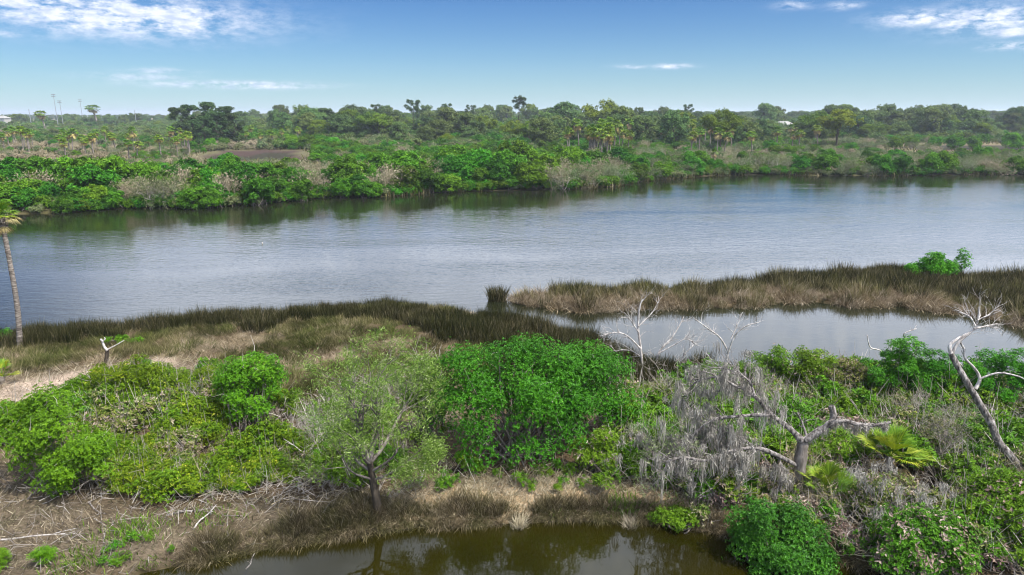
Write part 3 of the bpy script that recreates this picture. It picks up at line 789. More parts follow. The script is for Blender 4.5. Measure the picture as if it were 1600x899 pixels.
def twig_extra(n, L=.6, mat='twig_grey'):
    def f(rs, root, c, r):
        mb = MB(); idx = rs.randint(0, len(c), n); u = rand_dirs(rs, n); u[:, 2] = np.abs(u[:, 2]) + .2; u = norm(u)
        for i in range(n):
            p0 = c[idx[i]] + u[i] * r[idx[i]] * .4
            mb.tube([p0, p0 + u[i] * L * .5 + rs.normal(0, .05, 3), p0 + u[i] * L * rs.uniform(.7, 1.2) + rs.normal(0, .1, 3)], [.012, .008, .004], 3, 0, rs.rand(), False)
        mb.build('bare_twigs', M[mat], root)['kind'] = 'stuff'
    return f


def near_bushes():
    bush('mangrove_bush', 'big dense bright green mangrove bush in the middle of the near bank', 'bush', G(815, 715), 6.0, 4.6, 4.5, 'mangrove', 9000, .12, .062, 101, 115, (.45, .85),
         lobes=[(-.25, .2, 5.9, 4.6, 4.6, .70), (2.6, 1.2, 3.6, 3.2, 3.8, .30)], nstem=60, stem_r=.05, low=.02, extra=twig_extra(60, .45))
    bush('mangrove_bush', 'rounded bright green mangrove bush at the left edge above the bare bank', 'bush', G(95, 765), 4.0, 3.2, 2.9, 'mangrove_light', 3300, .115, .06, 102, 55, (.32, .6),
         lobes=[(-.3, .3, 3.9, 3.2, 3.2, .7), (1.2, -.5, 2.5, 2.0, 2.1, .3)], nstem=40, low=.08, extra=twig_extra(40, .4))
    bush('mangrove_bush', 'bright green rounded bush rising over the low oxeye carpet', 'bush', G(395, 668), 3.6, 2.8, 3.0, 'mangrove_light', 2400, .11, .058, 103, 42, (.3, .55), nstem=26, low=.1, extra=twig_extra(24, .4))
    bush('shrub', 'yellow-green shrub just in front of the dead snag', 'bush', G(235, 632), 5.6, 2.2, 1.9, 'oxeye', 2600, .10, .05, 104, 46, (.25, .5), nstem=26,
         lobes=[(-.6, 0, 4.0, 2.2, 1.95, .6), (2.0, .2, 3.4, 2.0, 1.6, .4)], extra=twig_extra(60, .5))
    bush('shrub', 'loose pale yellow-green shrub between willow and big mangrove', 'bush', G(672, 690), 2.4, 1.8, 3.3, 'willow', 1700, .11, .045, 105, 34, (.25, .5), nstem=26, extra=twig_extra(120, .7))
    bush('shrub', 'small bright shrub alone in the matted grass left of the rush fringe', 'bush', G(194, 540), 2.2, 1.0, .42, 'mangrove_light', 380, .11, .05, 106, 14, (.14, .22), nstem=8, low=.0)
    bush('dark_bush', 'dense dark green glossy bush hanging over the right end of the pond', 'bush', G(1216, 872, .1), 3.3, 2.6, 2.5, 'dark_bush', 4300, .095, .05, 107, 60, (.3, .5),
         lobes=[(0, 0, 3.0, 2.4, 2.0, .6), (-.75, .2, 1.5, 1.6, 2.5, .2), (.6, -.2, 1.9, 1.8, 1.5, .2)], nstem=30, low=.02)
    # the hedge-like row behind, in front of the lagoon
    row = [(1115, 632, 2.0, 1.9, 'elder', 'olive green shrub behind the moss-hung dead tree'),
           (1195, 622, 2.6, 2.4, 'elder', 'upright green shrub by the lagoon, first right of the forked bare tree'),
           (1262, 620, 2.6, 2.2, 'elder', 'upright green shrub by the lagoon above the short dead trunk stub'),
           (1322, 628, 2.4, 2.0, 'dead_mix', 'browning shrub beside the lagoon, below the crooked bare twigs'),
           (1400, 640, 3.2, 3.0, 'mangrove', 'tallest bright green bush of the row by the lagoon'),
           (1462, 640, 2.8, 2.4, 'mangrove', 'green bush half behind the leaning dead trunk'),
           (1560, 652, 3.6, 3.0, 'mangrove_light', 'bright green bush at the right edge behind the leaning dead tree')]
    for i, (px, py, w, h, leaf, lab) in enumerate(row):
        bush('shrub', lab, 'bush', G(px, py), w, 1.9, h, leaf, int(900 * w * h / 4.6), .115, .05, 120 + i, int(11 * w), (.22, .45), nstem=18, upb=.8,
             extra=dead_leaf_extra(110) if leaf in ('elder', 'dead_mix') else None, low=.06)
    bush('shrub', 'green bush at the right edge below the moss and dead leaves', 'bush', G(1560, 845), 3.0, 2.4, 2.1, 'elder', 2100, .13, .06, 131, 36, (.28, .5), nstem=24, extra=dead_leaf_extra(420, .13))
    bush('shrub', 'tangled green shrub full of dry leaves at the lower right of the pond', 'bush', G(1430, 880), 3.2, 2.4, 1.9, 'elder', 1800, .12, .06, 132, 36, (.28, .5), nstem=30, extra=dead_leaf_extra(620, .13))
    bush('shrub', 'yellowish shrub below the fan palm clump, strewn with dead leaves', 'bush', G(1385, 812), 2.3, 1.8, 1.5, 'dead_mix', 900, .12, .05, 133, 22, (.25, .45), nstem=20, extra=dead_leaf_extra(260, .13))
    bush('shrub', 'low green shrub on the sunny ground beneath the leaning dead trunk', 'bush', G(1535, 775), 2.6, 1.8, 1.1, 'elder', 900, .12, .055, 134, 22, (.2, .4), nstem=16)
    bush('shrub', 'dark lower shrub against the foot of the big mangrove', 'bush', G(930, 745), 2.4, 1.6, 1.7, 'elder', 1100, .11, .05, 135, 26, (.22, .42), nstem=20, extra=dead_leaf_extra(160))
    bush('shrub', 'green undergrowth bush beneath the moss curtains of the dead tree', 'bush', G(1110, 735), 3.2, 2.0, 1.7, 'elder', 1300, .11, .05, 136, 30, (.22, .42), nstem=24, extra=dead_leaf_extra(200))
    bush('shrub', 'small leafy shrub at the pond corner left of the dark bush', 'bush', G(1060, 815, .15), 1.9, 1.1, .65, 'elder', 520, .09, .045, 137, 16, (.15, .28), nstem=10)
    bush('shrub', 'olive shrub between the big mangrove and the bleached branches', 'bush', G(1010, 640), 3.0, 2.0, 1.5, 'dead_mix', 1100, .11, .045, 138, 28, (.22, .42), nstem=20, extra=twig_extra(120, .6))
    bush('shrub', 'green shrub around the base of the forked bare tree', 'bush', G(1090, 665), 2.4, 1.8, 1.9, 'elder', 1000, .11, .05, 139, 24, (.22, .42), nstem=20, extra=twig_extra(90, .6))
    bush('shrub', 'shadowy shrub filling the gap right of the moss-hung trunk', 'bush', G(1300, 735), 2.2, 1.6, 1.6, 'elder', 900, .11, .05, 140, 20, (.22, .42), nstem=20, extra=dead_leaf_extra(120))
    # ground-hugging bright plants, bottom left corner
    bush('green_clump', 'bright green feathery clump in the bottom corner, cut by the frame', 'plant', G(4, 888), .7, .6, .55, 'mangrove_light', 420, .07, .02, 141, 12, (.12, .22), nstem=8, upb=1.4)
    bush('green_clump', 'bright green feathery clump beside the corner on the bare bank', 'plant', G(68, 886), .75, .6, .6, 'mangrove_light', 480, .07, .02, 142, 12, (.12, .22), nstem=8, upb=1.4)
    bush('mangrove_bush', 'lone bright green bush standing on the rushy spit', 'bush', G(1468, 433), 4.2, 2.6, 1.9, 'mangrove_light', 1500, .19, .09, 143, 44, (.35, .6), nstem=16, lobes=[(-.2, 0, 4.0, 2.2, 1.7, .5), (-.4, 0, 1.8, 1.6, 2.3, .2), (1.4, 0, 1.4, 1.4, 2.4, .15), (-1.9, .2, 1.6, 1.4, 1.1, .15)])
    bush('shrub', 'small green leaf clump at the left edge by the palm foot', 'bush', G(0, 535), 1.5, .9, .9, 'mangrove_light', 260, .11, .055, 144, 8, (.2, .32), nstem=6)


def clump(seed, leaf, n=120, L=.075, h=.7, w=.8, k=5, twigs=10, twig='twig_grey'):
    """one small leafy plant of the ground cover"""
    rs = np.random.RandomState(seed); mb = MB(); c, r = dome(rs, w, w, h, 9, (.12, .24), .15)
    crown_mesh(rs, c, r, n, L, L * .48, mb, k, 0, .9)
    for i in range(twigs):
        b = np.array([rs.normal(0, .1), rs.normal(0, .1), -.05]); e = b + norm(rs.normal(0, .5, 3) + [0, 0, 1]) * h * rs.uniform(.9, 1.5)
        mb.tube([b, (b + e) / 2 + rs.normal(0, .04, 3), e], [.010, .008, .003], 3, 1, rs.rand(), False)
    return mesh_data('clump', mb, [M[leaf], M[twig]])


def twig_clump(seed, mat='twig_grey', h=.8, n=5):
    rs = np.random.RandomState(seed); segs, tips = [], []
    for i in range(n):
        a = rs.uniform(0, 6.28); grow(rs, (rs.normal(0, .08), rs.normal(0, .08), -.03), (math.cos(a), math.sin(a), .8), h * .55, .010, 2, segs, tips, .35, .0, (3, 4), .9, .62, 3)
    mb = MB(); add_segs(mb, segs, (3, 3, 3), 0, rs); return mesh_data('twigs', mb, M[mat])


def undergrowth():
    rs = np.random.RandomState(150)
    CL = {k: [clump(500 + 10 * j + i, k, *a) for i in range(3)] for j, (k, a) in enumerate({'oxeye': (170, .062, .75, .85, 5, 2), 'elder': (120, .078, .7, .8, 5, 5), 'dead_mix': (110, .075), 'dead_leaf': (60, .08, .45), 'willow': (110, .07), 'mangrove_light': (120, .07)}.items())}
    TW = [twig_clump(570 + i, 'twig_grey') for i in range(3)] + [twig_clump(575 + i, 'twig_tan') for i in range(2)]
    def lay(name, label, cat, meshes, poly, dens, s, margin=.0, hole=.30, seed=1, flat=(.8, 1.15)):
        x, y = scatter(rs, poly, dens, -.6); e = poly_sd(poly, x, y) + (fbm(x, y, 1.4, 80 + seed) - .5) * 2.4
        fp = G(1385, 755); e = np.where(np.hypot(x - fp[0], (y - fp[1] + .5)) < 1.7, -9, e)
        k = (e > margin) & (fbm(x, y, 1.8, 90 + seed) > hole) & (height(x, y) > .08); x, y = x[k], y[k]; n = len(x)
        sc_ = rs.uniform(*s, n) * (.30 + 1.4 * fbm(x, y, 1.7, 70 + seed))
        gn_stuff(name, label, cat, meshes, np.stack([x, y, height(x, y)], -1), rs.uniform(0, 6.28, n), np.stack([sc_, sc_, sc_ * rs.uniform(*flat, n)], -1), None, seed)
    ox = W([(120, 690), (170, 630), (230, 606), (330, 600), (430, 630), (485, 690), (480, 742), (430, 765), (330, 775), (270, 778), (200, 770), (150, 740)], .5)
    lay('oxeye_growth', 'olive and yellow flecked low oxeye growth between the bright bushes', 'ground cover', CL['oxeye'], ox, 14, (.7, 1.4), 0, .35, 1)
    lay('oxeye_deadwood', 'dull and withered patches in the oxeye growth', 'ground cover', CL['dead_mix'] + CL['dead_leaf'][:1], ox, 2.6, (.9, 1.5), 0, .44, 13)
    lay('oxeye_twigs', 'bare grey stalks poking through the oxeye growth', 'stalks', TW, ox, 1.4, (.7, 1.2), 0, .48, 2)
    lt = W([(0, 660), (60, 640), (150, 600), (240, 580), (330, 590), (330, 625), (200, 650), (100, 690), (0, 700)], .5)
    lay('bushy_growth', 'green undergrowth on the crest behind the left mangrove bush', 'ground cover', CL['oxeye'] + CL['elder'], lt, 7, (.8, 1.5), 0, .30, 3)
    rt = W([(960, 690), (990, 625), (1100, 592), (1300, 590), (1500, 600), (1660, 615), (1700, 720), (1700, 899), (1340, 899), (1300, 830), (1200, 810), (1100, 800), (1040, 780), (960, 745)], .5)
    lay('leafy_undergrowth', 'green undergrowth filling the thicket right of the big mangrove', 'ground cover', CL['elder'], rt, 5.5, (.9, 1.7), 0, .34, 4)
    lay('dying_undergrowth', 'browning undergrowth strewn through the right thicket', 'ground cover', CL['dead_mix'], rt, 2.6, (.9, 1.6), 0, .42, 5)
    lay('withered_undergrowth', 'withered pinkish leaves in the right thicket', 'ground cover', CL['dead_leaf'], rt, 1.5, (.8, 1.5), 0, .46, 6)
    lay('thicket_twigs', 'bare grey twigs throughout the right thicket', 'twigs', TW, rt, 2.2, (.8, 1.7), 0, .40, 7)
    md = W([(470, 700), (500, 640), (560, 600), (690, 600), (700, 700), (690, 752), (560, 775), (470, 760)], .5)
    lay('willow_undergrowth', 'pale green undergrowth round the willow-like tree', 'ground cover', CL['willow'] + CL['elder'], md, 2.4, (.7, 1.4), 0, .42, 8)
    lay('dead_stalks', 'dead stalks round the willow-like tree', 'twigs', TW, md, 3.0, (.7, 1.5), 0, .38, 9)
    mg = W([(690, 762), (700, 735), (950, 735), (970, 770), (850, 775)], .4)
    lay('shaded_growth', 'leafy low growth under the skirt of the big mangrove', 'ground cover', CL['elder'] + TW[3:], mg, 5, (.5, 1.0), 0, .36, 10)
    bk = W([(700, 835), (1000, 815), (1140, 830), (1120, 800), (1000, 790), (900, 800), (700, 815)], .3)
    lay('bank_plants', 'small green plants dotting the pond bank', 'ground cover', CL['elder'] + CL['mangrove_light'], bk, 2.2, (.35, .6), 0, .52, 11)
    bl = W([(0, 899), (60, 850), (300, 840), (480, 820), (560, 830), (300, 880), (240, 899)], .3)
    lay('bank_seedlings', 'small green seedlings on the bare bank at lower left', 'ground cover', CL['mangrove_light'] + CL['elder'], bl, 7, (.2, .5), 0, .48, 12)


# ------------------------------------------------------------------ brush, fallen wood
def brush(name, label, at, rx, ry, h, n, mat='twig_grey', seed=1, Lr=(.4, 1.2), r=.011, kind='stuff'):
    rs = np.random.RandomState(seed); mb = MB()
    XS, YS = at[0] + rs.normal(0, rx * .5, n), at[1] + rs.normal(0, ry * .5, n); ZS = np.minimum(height(XS, YS), height(XS, YS - .5) + .06)
    for i in range(n):
        x, y, gz = XS[i], YS[i], ZS[i]
        if gz < .1: continue
        b = np.array([x, y, gz + abs(rs.normal(0, h * .25))]); u = norm(rs.normal(0, 1, 3) * np.array([1, 1, .35]) + np.array([0, 0, .35]))
        Lh = rs.uniform(*Lr); m = b + u * Lh * .5 + rs.normal(0, .08, 3); e = b + u * Lh + rs.normal(0, .12, 3); e[2] = max(e[2], gz + .02)
        rr = r * rs.uniform(.5, 1.6)
        mb.tube([b, m, e], [rr, rr * .7, rr * .35], 3, 0, rs.rand(), False)
        for q in range(2):
            e2 = m + norm(u + .9 * rand_dirs(rs, 1)[0]) * Lh * .35
            mb.tube([m, e2], [rr * .5, rr * .2], 3, 0, rs.rand(), False)
    return tag(mb.build(name, M[mat]), label, 'brush', kind=kind)


def grey_shrub(name, label, at, w, h, seed, mat='twig_grey', n=9, depth=3, leaf=None, nleaf=0):
    rs = np.random.RandomState(seed); z = hz(at[0], at[1]); root = empty(name, (at[0], at[1], z)); tag(root, label, 'shrub')
    segs, tips = [], []
    for i in range(n):
        a = rs.uniform(0, 6.28); d = np.array([math.cos(a) * rs.uniform(.1, .9) * w / h, math.sin(a) * rs.uniform(.1, .8) * w / h, 1.0])
        grow(rs, (rs.normal(0, w * .07), rs.normal(0, w * .07), -.05), d, h * .48, .022, depth, segs, tips, .3, .05, (3, 5), .75, .6, 3)
    mb = MB(); add_segs(mb, segs, (4, 3, 3, 3), 0, rs); mb.build('branches', M[mat], root)
    if leaf:
        T = np.array([t[0] for t in tips]); D = np.array([t[1] for t in tips]); i = rs.randint(0, len(T), nleaf)
        mb = MB(); rosettes(rs, T[i] + rs.normal(0, .09, (nleaf, 3)), D[i] + np.array([0, 0, .3]), 4, .075, .03, mb); mb.build('leaves', M[leaf], root)
    return root


def stick(label, a, b, r=.03, mat='bark_dead', seed=1, name='fallen_branch', fork=True):
    rs = np.random.RandomState(seed); a, b = np.array(a), np.array(b); Lh = np.linalg.norm(b - a)
    pts = smooth_path([a, a * .65 + b * .35 + rs.normal(0, .05, 3) * Lh, a * .3 + b * .7 + rs.normal(0, .05, 3) * Lh, b], 3)
    pts[:, 2] = np.maximum(pts[:, 2], height(pts[:, 0], pts[:, 1]) + r * .7)
    mb = MB(); mb.tube(pts, np.linspace(r, r * .4, len(pts)), 6)
    if fork:
        for q in range(2):
            i = rs.randint(3, len(pts) - 2); e = pts[i] + norm((b - a) / Lh + rs.normal(0, .6, 3)) * Lh * rs.uniform(.15, .35); e[2] = max(e[2], pts[i][2] + .02)
            mb.tube([pts[i], pts[i] * .5 + e * .5 + rs.normal(0, .02, 3), e], [r * .6, r * .4, r * .2], 4)
    return tag(mb.build(name, M[mat], None, pts[0]), label, 'branch')


def brush_and_wood():
    brush('fallen_twigs', 'tangle of dead grey twigs under the left bushes', G(330, 768), 6.5, 1.6, .35, 520, 'twig_grey', 201, (.3, .9))
    brush('root_tangle', 'pinkish brown dead roots and twigs below the oxeye growth', G(470, 735), 3.2, 2.4, .55, 520, 'twig_tan', 202, (.3, 1.0))
    brush('dead_undergrowth', 'dead stems between the willow and the left bushes', G(500, 680), 1.8, 3.2, .9, 420, 'twig_grey', 203, (.4, 1.1))
    brush('dead_brush', 'tan dead brush right of the big mangrove', G(1000, 690), 2.6, 3.2, .9, 560, 'twig_tan', 204, (.4, 1.1))
    brush('dry_brush', 'grey dead stalks before the lagoon between bushes', G(1160, 690), 7.0, 3.0, .9, 620, 'twig_grey', 205, (.4, 1.2))
    brush('twig_litter', 'grey twig litter under the leaning dead trunk', G(1500, 720), 4.5, 3.2, .6, 620, 'twig_grey', 206, (.3, 1.1))
    brush('dark_deadfall', 'broken twigs and deadfall in the lower right thicket', G(1440, 850), 5.0, 2.6, .9, 620, 'twig_tan', 207, (.3, 1.0))
    brush('mangrove_deadfall', 'dead twigs lying under the front of the big mangrove', G(780, 758), 5.5, .9, .3, 380, 'twig_tan', 208, (.25, .7))
    brush('bank_twigs', 'loose sticks strewn over the bare bank at lower left', G(190, 850), 6, 2.0, .12, 170, 'twig_grey', 209, (.25, .9), .009)
    brush('bleached_brush', 'pale dead twigs round the foot of the bleached branches', G(1010, 590), 4.0, 2.4, .7, 420, 'twig_grey', 210, (.4, 1.1))
    grey_shrub('bare_shrub', 'silvery bare shrub between fan palm and leaning dead trunk', G(1470, 735), 2.8, 2.4, 211, leaf='sage', nleaf=350)
    grey_shrub('bare_shrub', 'bare grey shrub with a few leaves left of the moss-hung tree', G(1035, 765), 2.6, 2.3, 212, leaf='sage', nleaf=500)
    grey_shrub('bare_shrub', 'small bare grey shrub behind the fan palm clump', G(1440, 680), 2.0, 1.7, 213)
    grey_shrub('bare_shrub', 'greyish shrub of thin twigs on the crest of the oxeye growth', G(300, 640), 2.4, 1.5, 214, leaf='oxeye', nleaf=260)
    grey_shrub('bare_shrub', 'leafless grey shrub against the left flank of the willow', G(500, 715), 1.9, 2.2, 215)
    grey_shrub('bare_shrub', 'thin grey shrub in front of the lagoon beside the forked bare tree', G(1185, 650), 2.0, 2.0, 216, leaf='elder', nleaf=120)
    sticks = [((0, 848), (120, 838), .03, 'long pale stick lying at the left edge of the bare bank'), ((148, 815), (178, 875), .022, 'thin curved stick on the bare bank below the bright bush'),
              ((303, 832), (340, 805), .03, 'pale straight stick leaning out of the twig tangle'), ((385, 893), (398, 868), .02, 'short stick dipping into the pond at its left end'),
              ((140, 790), (160, 812), .03, 'forked grey stick at the shadow of the left bush'), ((260, 812), (335, 800), .045, 'weathered driftwood piece along the twig tangle'),
              ((655, 760), (664, 730), .04, 'short bleached stick upright beside the willow'), ((800, 878), (770, 866), .012, 'thin stick'),
              ((1330, 850), (1380, 820), .05, 'grey fallen limb in the lower right thicket'), ((1545, 660), (1600, 700), .035, 'grey limb lying behind the leaning dead trunk')]
    for i, (a, b, r, lab) in enumerate(sticks):
        if lab == 'thin stick': continue
        A, B = G(*a), G(*b); up = .35 if 'upright' in lab or 'leaning out' in lab or 'limb in' in lab else .06
        stick(lab, A + [0, 0, .08], B + [0, 0, up], r, 'twig_white' if 'bleached' in lab or 'pale' in lab else 'bark_dead', 230 + i)


# ------------------------------------------------------------------ single trees
def willow():
    rs = np.random.RandomState(301)
    b = G(592, 800); b[2] = hz(b[0], b[1]); root = empty('willow_tree', b)
    root.scale = (1.0, 1.0, .87); tag(root, 'sparse pale green willow-like tree on the pond bank with a dark leaning trunk', 'tree')
    tr = MB(); segs, tips = [], []
    trunk = smooth_path([(0, 0, -.15), (-.06, .02, .6), (-.16, .12, 1.25), (-.24, .2, 1.9)], 5)
    tr.tube(trunk, np.linspace(.145, .09, len(trunk)), 9)
    tr.build('trunk', M['bark_dark'], root)
    top = trunk[-1]
    for (dx, dy, dz, L, r, z0) in [(-.8, .4, 1.0, 2.1, .075, 1.0), (-.25, .5, 1.25, 2.3, .085, 1.0), (.35, .5, 1.2, 2.2, .08, 1.0), (.9, .35, .95, 1.9, .065, .95), (-1.1, -.1, .55, 1.7, .055, .85),
                                   (1.0, -.25, .5, 1.5, .05, .85), (.1, -.6, .9, 1.5, .05, .95), (-.5, -.5, .35, 1.3, .045, .7), (.6, -.4, .25, 1.3, .04, .7), (0, .9, 1.0, 2.0, .06, 1.0),
                                   (-.75, .9, .75, 2.0, .05, .95), (.7, .9, .8, 1.9, .05, .95)]:
        grow(rs, trunk[int(z0 * (len(trunk) - 1))], (dx, dy, dz), L, r, 3, segs, tips, .24, .10, (3, 4), .62, .56, 4)
    mb = MB(); add_segs(mb, segs, (6, 4, 3, 3), 0, rs); mb.build('branches', M['bark_grey'], root)
    T = np.array([t[0] for t in tips]); D = np.array([t[1] for t in tips])
    NL = 6000; lowm = T[:, 2] < 2.4
    w = np.where(lowm, 3.2, 1.0) * rs.uniform(.1, 1, len(T)) ** 1.5; i = rs.choice(len(T), NL, p=w / w.sum())
    u = rs.normal(0, .17, (NL, 3)); mb = MB()
    leaf_n = norm(rs.normal(0, 1, (NL, 3)) + np.array([0, 0, .8]))
    for q in range(3):
        t = norm(D[i] * .5 + rs.normal(0, .6, (NL, 3)) + np.array([0, 0, -.15]))
        leaf_quads(rs, T[i] + u + rs.normal(0, .05, (NL, 3)), t, leaf_n, rs.uniform(.08, .18, NL), rs.uniform(.014, .030, NL), mb, rs.rand(NL))
    mb.build('crown', M['willow'], root)
    print('willow top', T[:, 2].max(), T[:, 0].min(), T[:, 0].max())


def fan(rs, mb, base, d, L, nseg=18, W_=.05, open_=2.4, droop=.25, mi=0, pet=.55, rnd=None, cup=.25):
    """one costapalmate leaf: stalk and pleated segments spread in a fan"""
    d = norm(np.array(d, float)); side = norm(np.cross(d, [0, 0, 1.0]) + rs.normal(0, .15, 3)); nr = np.cross(side, d)
    hub = base + d * L * pet + np.array([0, 0, -droop * L * .12])
    mb.tube([base, (base + hub) / 2 + nr * .03 * L, hub], [L * .016, L * .013, L * .010], 4, mi, .3, False)
    a = np.linspace(-open_ / 2, open_ / 2, nseg)
    Ls = L * (1 - pet) * 1.5 * (.72 + .28 * np.cos(a * .8)) * rs.uniform(.88, 1.08, nseg)
    dirs = np.cos(a)[:, None] * d + np.sin(a)[:, None] * side + nr * (cup * np.abs(np.sin(a)))[:, None]
    dirs = norm(dirs); perp = norm(np.cross(dirs, nr))
    m = hub + dirs * (Ls * .55)[:, None]
    tip = hub + dirs * Ls[:, None] + np.array([0, 0, -1.0]) * (droop * Ls * rs.uniform(.6, 1.5, nseg))[:, None]
    w = W_ * L
    V = np.stack([np.broadcast_to(hub, m.shape), m - perp * w, tip, m + perp * w], 1).reshape(-1, 3)
    V[1::4] -= nr * w * .3; V[3::4] -= nr * w * .3
    mb.add(V, np.arange(nseg * 4).reshape(-1, 4), np.clip((rs.rand(nseg) * .5 + (rs.rand() * .5 if rnd is None else rnd)), 0, 1), mi)


def near_palm():
    rs = np.random.RandomState(311)
    b = G(31, 545); b[2] = hz(b[0], b[1]); root = empty('cabbage_palm', b)
    tag(root, 'tall slim cabbage palm at the left edge, crown cut by the frame', 'palm tree')
    top = P(2, 342, b[1] + .1) - b
    mid1 = P(27, 480, b[1] + .05) - b; mid2 = P(15, 408, b[1]) - b
    pts = smooth_path([(0, 0, -.2), mid1, mid2, top], 30)
    mb = MB(); rad = np.interp(np.linspace(0, 1, len(pts)), [0, .08, .5, .85, 1], [.17, .13, .11, .105, .125]) * (1 + .07 * (np.arange(len(pts)) % 3 == 0) + .04 * rs.randn(len(pts))); mb.tube(pts, rad, 10)
    mb.build('trunk', M['bark_palm'], root)
    mb = MB()
    for i in range(34):                                   # old leaf bases below the crown
        a = i * 2.4; z = top + np.array([0, 0, -.05 - i * .022]); o = np.array([math.cos(a), math.sin(a), 0])
        mb.tube([z + o * .11, z + o * .19 + [0, 0, .12], z + o * .26 + [0, 0, .30]], [.035, .03, .012], 4)
    mb.build('leaf_bases', M['bark_palm'], root)
    for i in range(30):
        a = i * 2.4 + rs.uniform(-.3, .3); e = rs.uniform(-.5, 1.2) if i > 6 else rs.uniform(.6, 1.4)
        mb = MB(); d = np.array([math.cos(a) * math.cos(e), math.sin(a) * math.cos(e), math.sin(e)])
        dead = e < -.15
        fan(rs, mb, top + np.array([0, 0, .12]), d, rs.uniform(.6, .85), 22, .022, 2.6, .45 if dead else .28)
        mb.build('frond', M['palm_dead' if dead else 'palm_yellow' if e < .2 else 'palm'], root)
    for i in range(9):
        a = rs.uniform(0, 6.28); mb = MB(); d = np.array([math.cos(a) * .5, math.sin(a) * .5, -.85])
        fan(rs, mb, top + np.array([0, 0, -.05]), d, rs.uniform(.5, .7), 16, .022, 1.8, .3)
        mb.build('dead_frond', M['palm_dead'], root)


def palmetto(name, label, at, h, n, seed, mats, L=(.9, 1.3), tilt=(.35, 1.35)):
    rs = np.random.RandomState(seed); z = hz(at[0], at[1]); root = empty(name, (at[0], at[1], z)); tag(root, label, 'palm')
    mb = MB(); mb.tube(smooth_path([(0, 0, -.1), (.03, 0, h * .25), (.05, .03, h * .45)], 4), [.12] * 9, 8); mb.build('stem', M['bark_palm'], root)
    for i in range(n):
        a = i * 2.4 + rs.uniform(-.3, .3); e = rs.uniform(*tilt); mb = MB()
        d = np.array([math.cos(a) * math.cos(e), math.sin(a) * math.cos(e), math.sin(e)])
        fan(rs, mb, np.array([.05, .03, h * .42]), d, rs.uniform(*L), 24, .017, 2.1, .16, cup=.35)
        mb.build('frond', M[mats[0] if rs.rand() < .45 else mats[1]], root)
    for i in range(max(3, n // 4)):
        a = rs.uniform(0, 6.28); e = rs.uniform(-.5, .1); mb = MB()
        fan(rs, mb, np.array([.05, .03, h * .4]), np.array([math.cos(a) * math.cos(e), math.sin(a) * math.cos(e), math.sin(e)]), L[0] * rs.uniform(.7, 1), 16, .014, 1.7, .5, cup=.1)
        mb.build('dead_frond', M['palm_dead'], root)
    return root


def hang_moss(rs, mb, pts, n, L=(.25, .8), spread=.10, clumps=None):
    """strands of moss hung from points"""
    k = len(pts); nc = clumps or max(4, n // 22)
    ci = rs.randint(0, k, nc); cl = rs.uniform(*L, nc)
    j = rs.randint(0, nc, n)
    base = pts[ci[j]] + rs.normal(0, spread, (n, 3)) * np.array([1, 1, .5])
    ln = cl[j] * rs.uniform(.2, 1.2, n)
    p = base; sd = rand_dirs(rs, n); sd[:, 2] *= .2; sd = norm(sd); w = rs.uniform(.004, .012, n)[:, None]
    q1 = base + np.array([0, 0, -1]) * (ln * .35)[:, None] + rs.normal(0, .035, (n, 3))
    q2 = base + np.array([0, 0, -1]) * (ln * .7)[:, None] + rs.normal(0, .045, (n, 3))
    q3 = base + np.array([0, 0, -1]) * ln[:, None] + rs.normal(0, .05, (n, 3))
    V = np.stack([p - sd * w * .4, p + sd * w * .4, q1 - sd * w, q1 + sd * w, q2 - sd * w * .8, q2 + sd * w * .8, q3], 1).reshape(-1, 3)
    i = np.arange(n)[:, None] * 7; rn = np.clip(rs.rand(n) * .7 + .3 * rs.rand(nc)[j], 0, 1)
    mb.add(V, np.vstack([np.hstack([i, i + 1, i + 3, i + 2]), np.hstack([i + 2, i + 3, i + 5, i + 4])]), np.concatenate([rn, rn]))
    mb.f.append((np.hstack([i + 4, i + 5, i + 6]) + mb.n - len(V), rn, 0, False))


def limb_path(pix, Y, dy, b, n=5):
    """picture columns and rows of a limb at the distance Y, drifting by dy in depth along it"""
    k = len(pix); return smooth_path([P(x, y, Y + dy * i / max(1, k - 1)) - b for i, (x, y) in enumerate(pix)], n)


def side_twigs(rs, mb, pts, n, L, r, depth=1, upb=.2, start=.3, tips=None):
    segs, tp = [], []
    for i in range(n):
        k = int(rs.uniform(start, 1) * (len(pts) - 1)); d = norm(pts[min(k + 1, len(pts) - 1)] - pts[max(k - 1, 0)])
        grow(rs, pts[k], norm(d + .95 * rand_dirs(rs, 1)[0] + np.array([0, 0, upb])), L * rs.uniform(.5, 1.2), r * rs.uniform(.6, 1.2), depth, segs, tp, .32, .05, (2, 3), .7, .62, 3)
    if segs: add_segs(mb, segs, (4, 3, 3), 0, rs)
    if tips is not None: tips += [s[0][j] for s in segs for j in range(len(s[0]))]


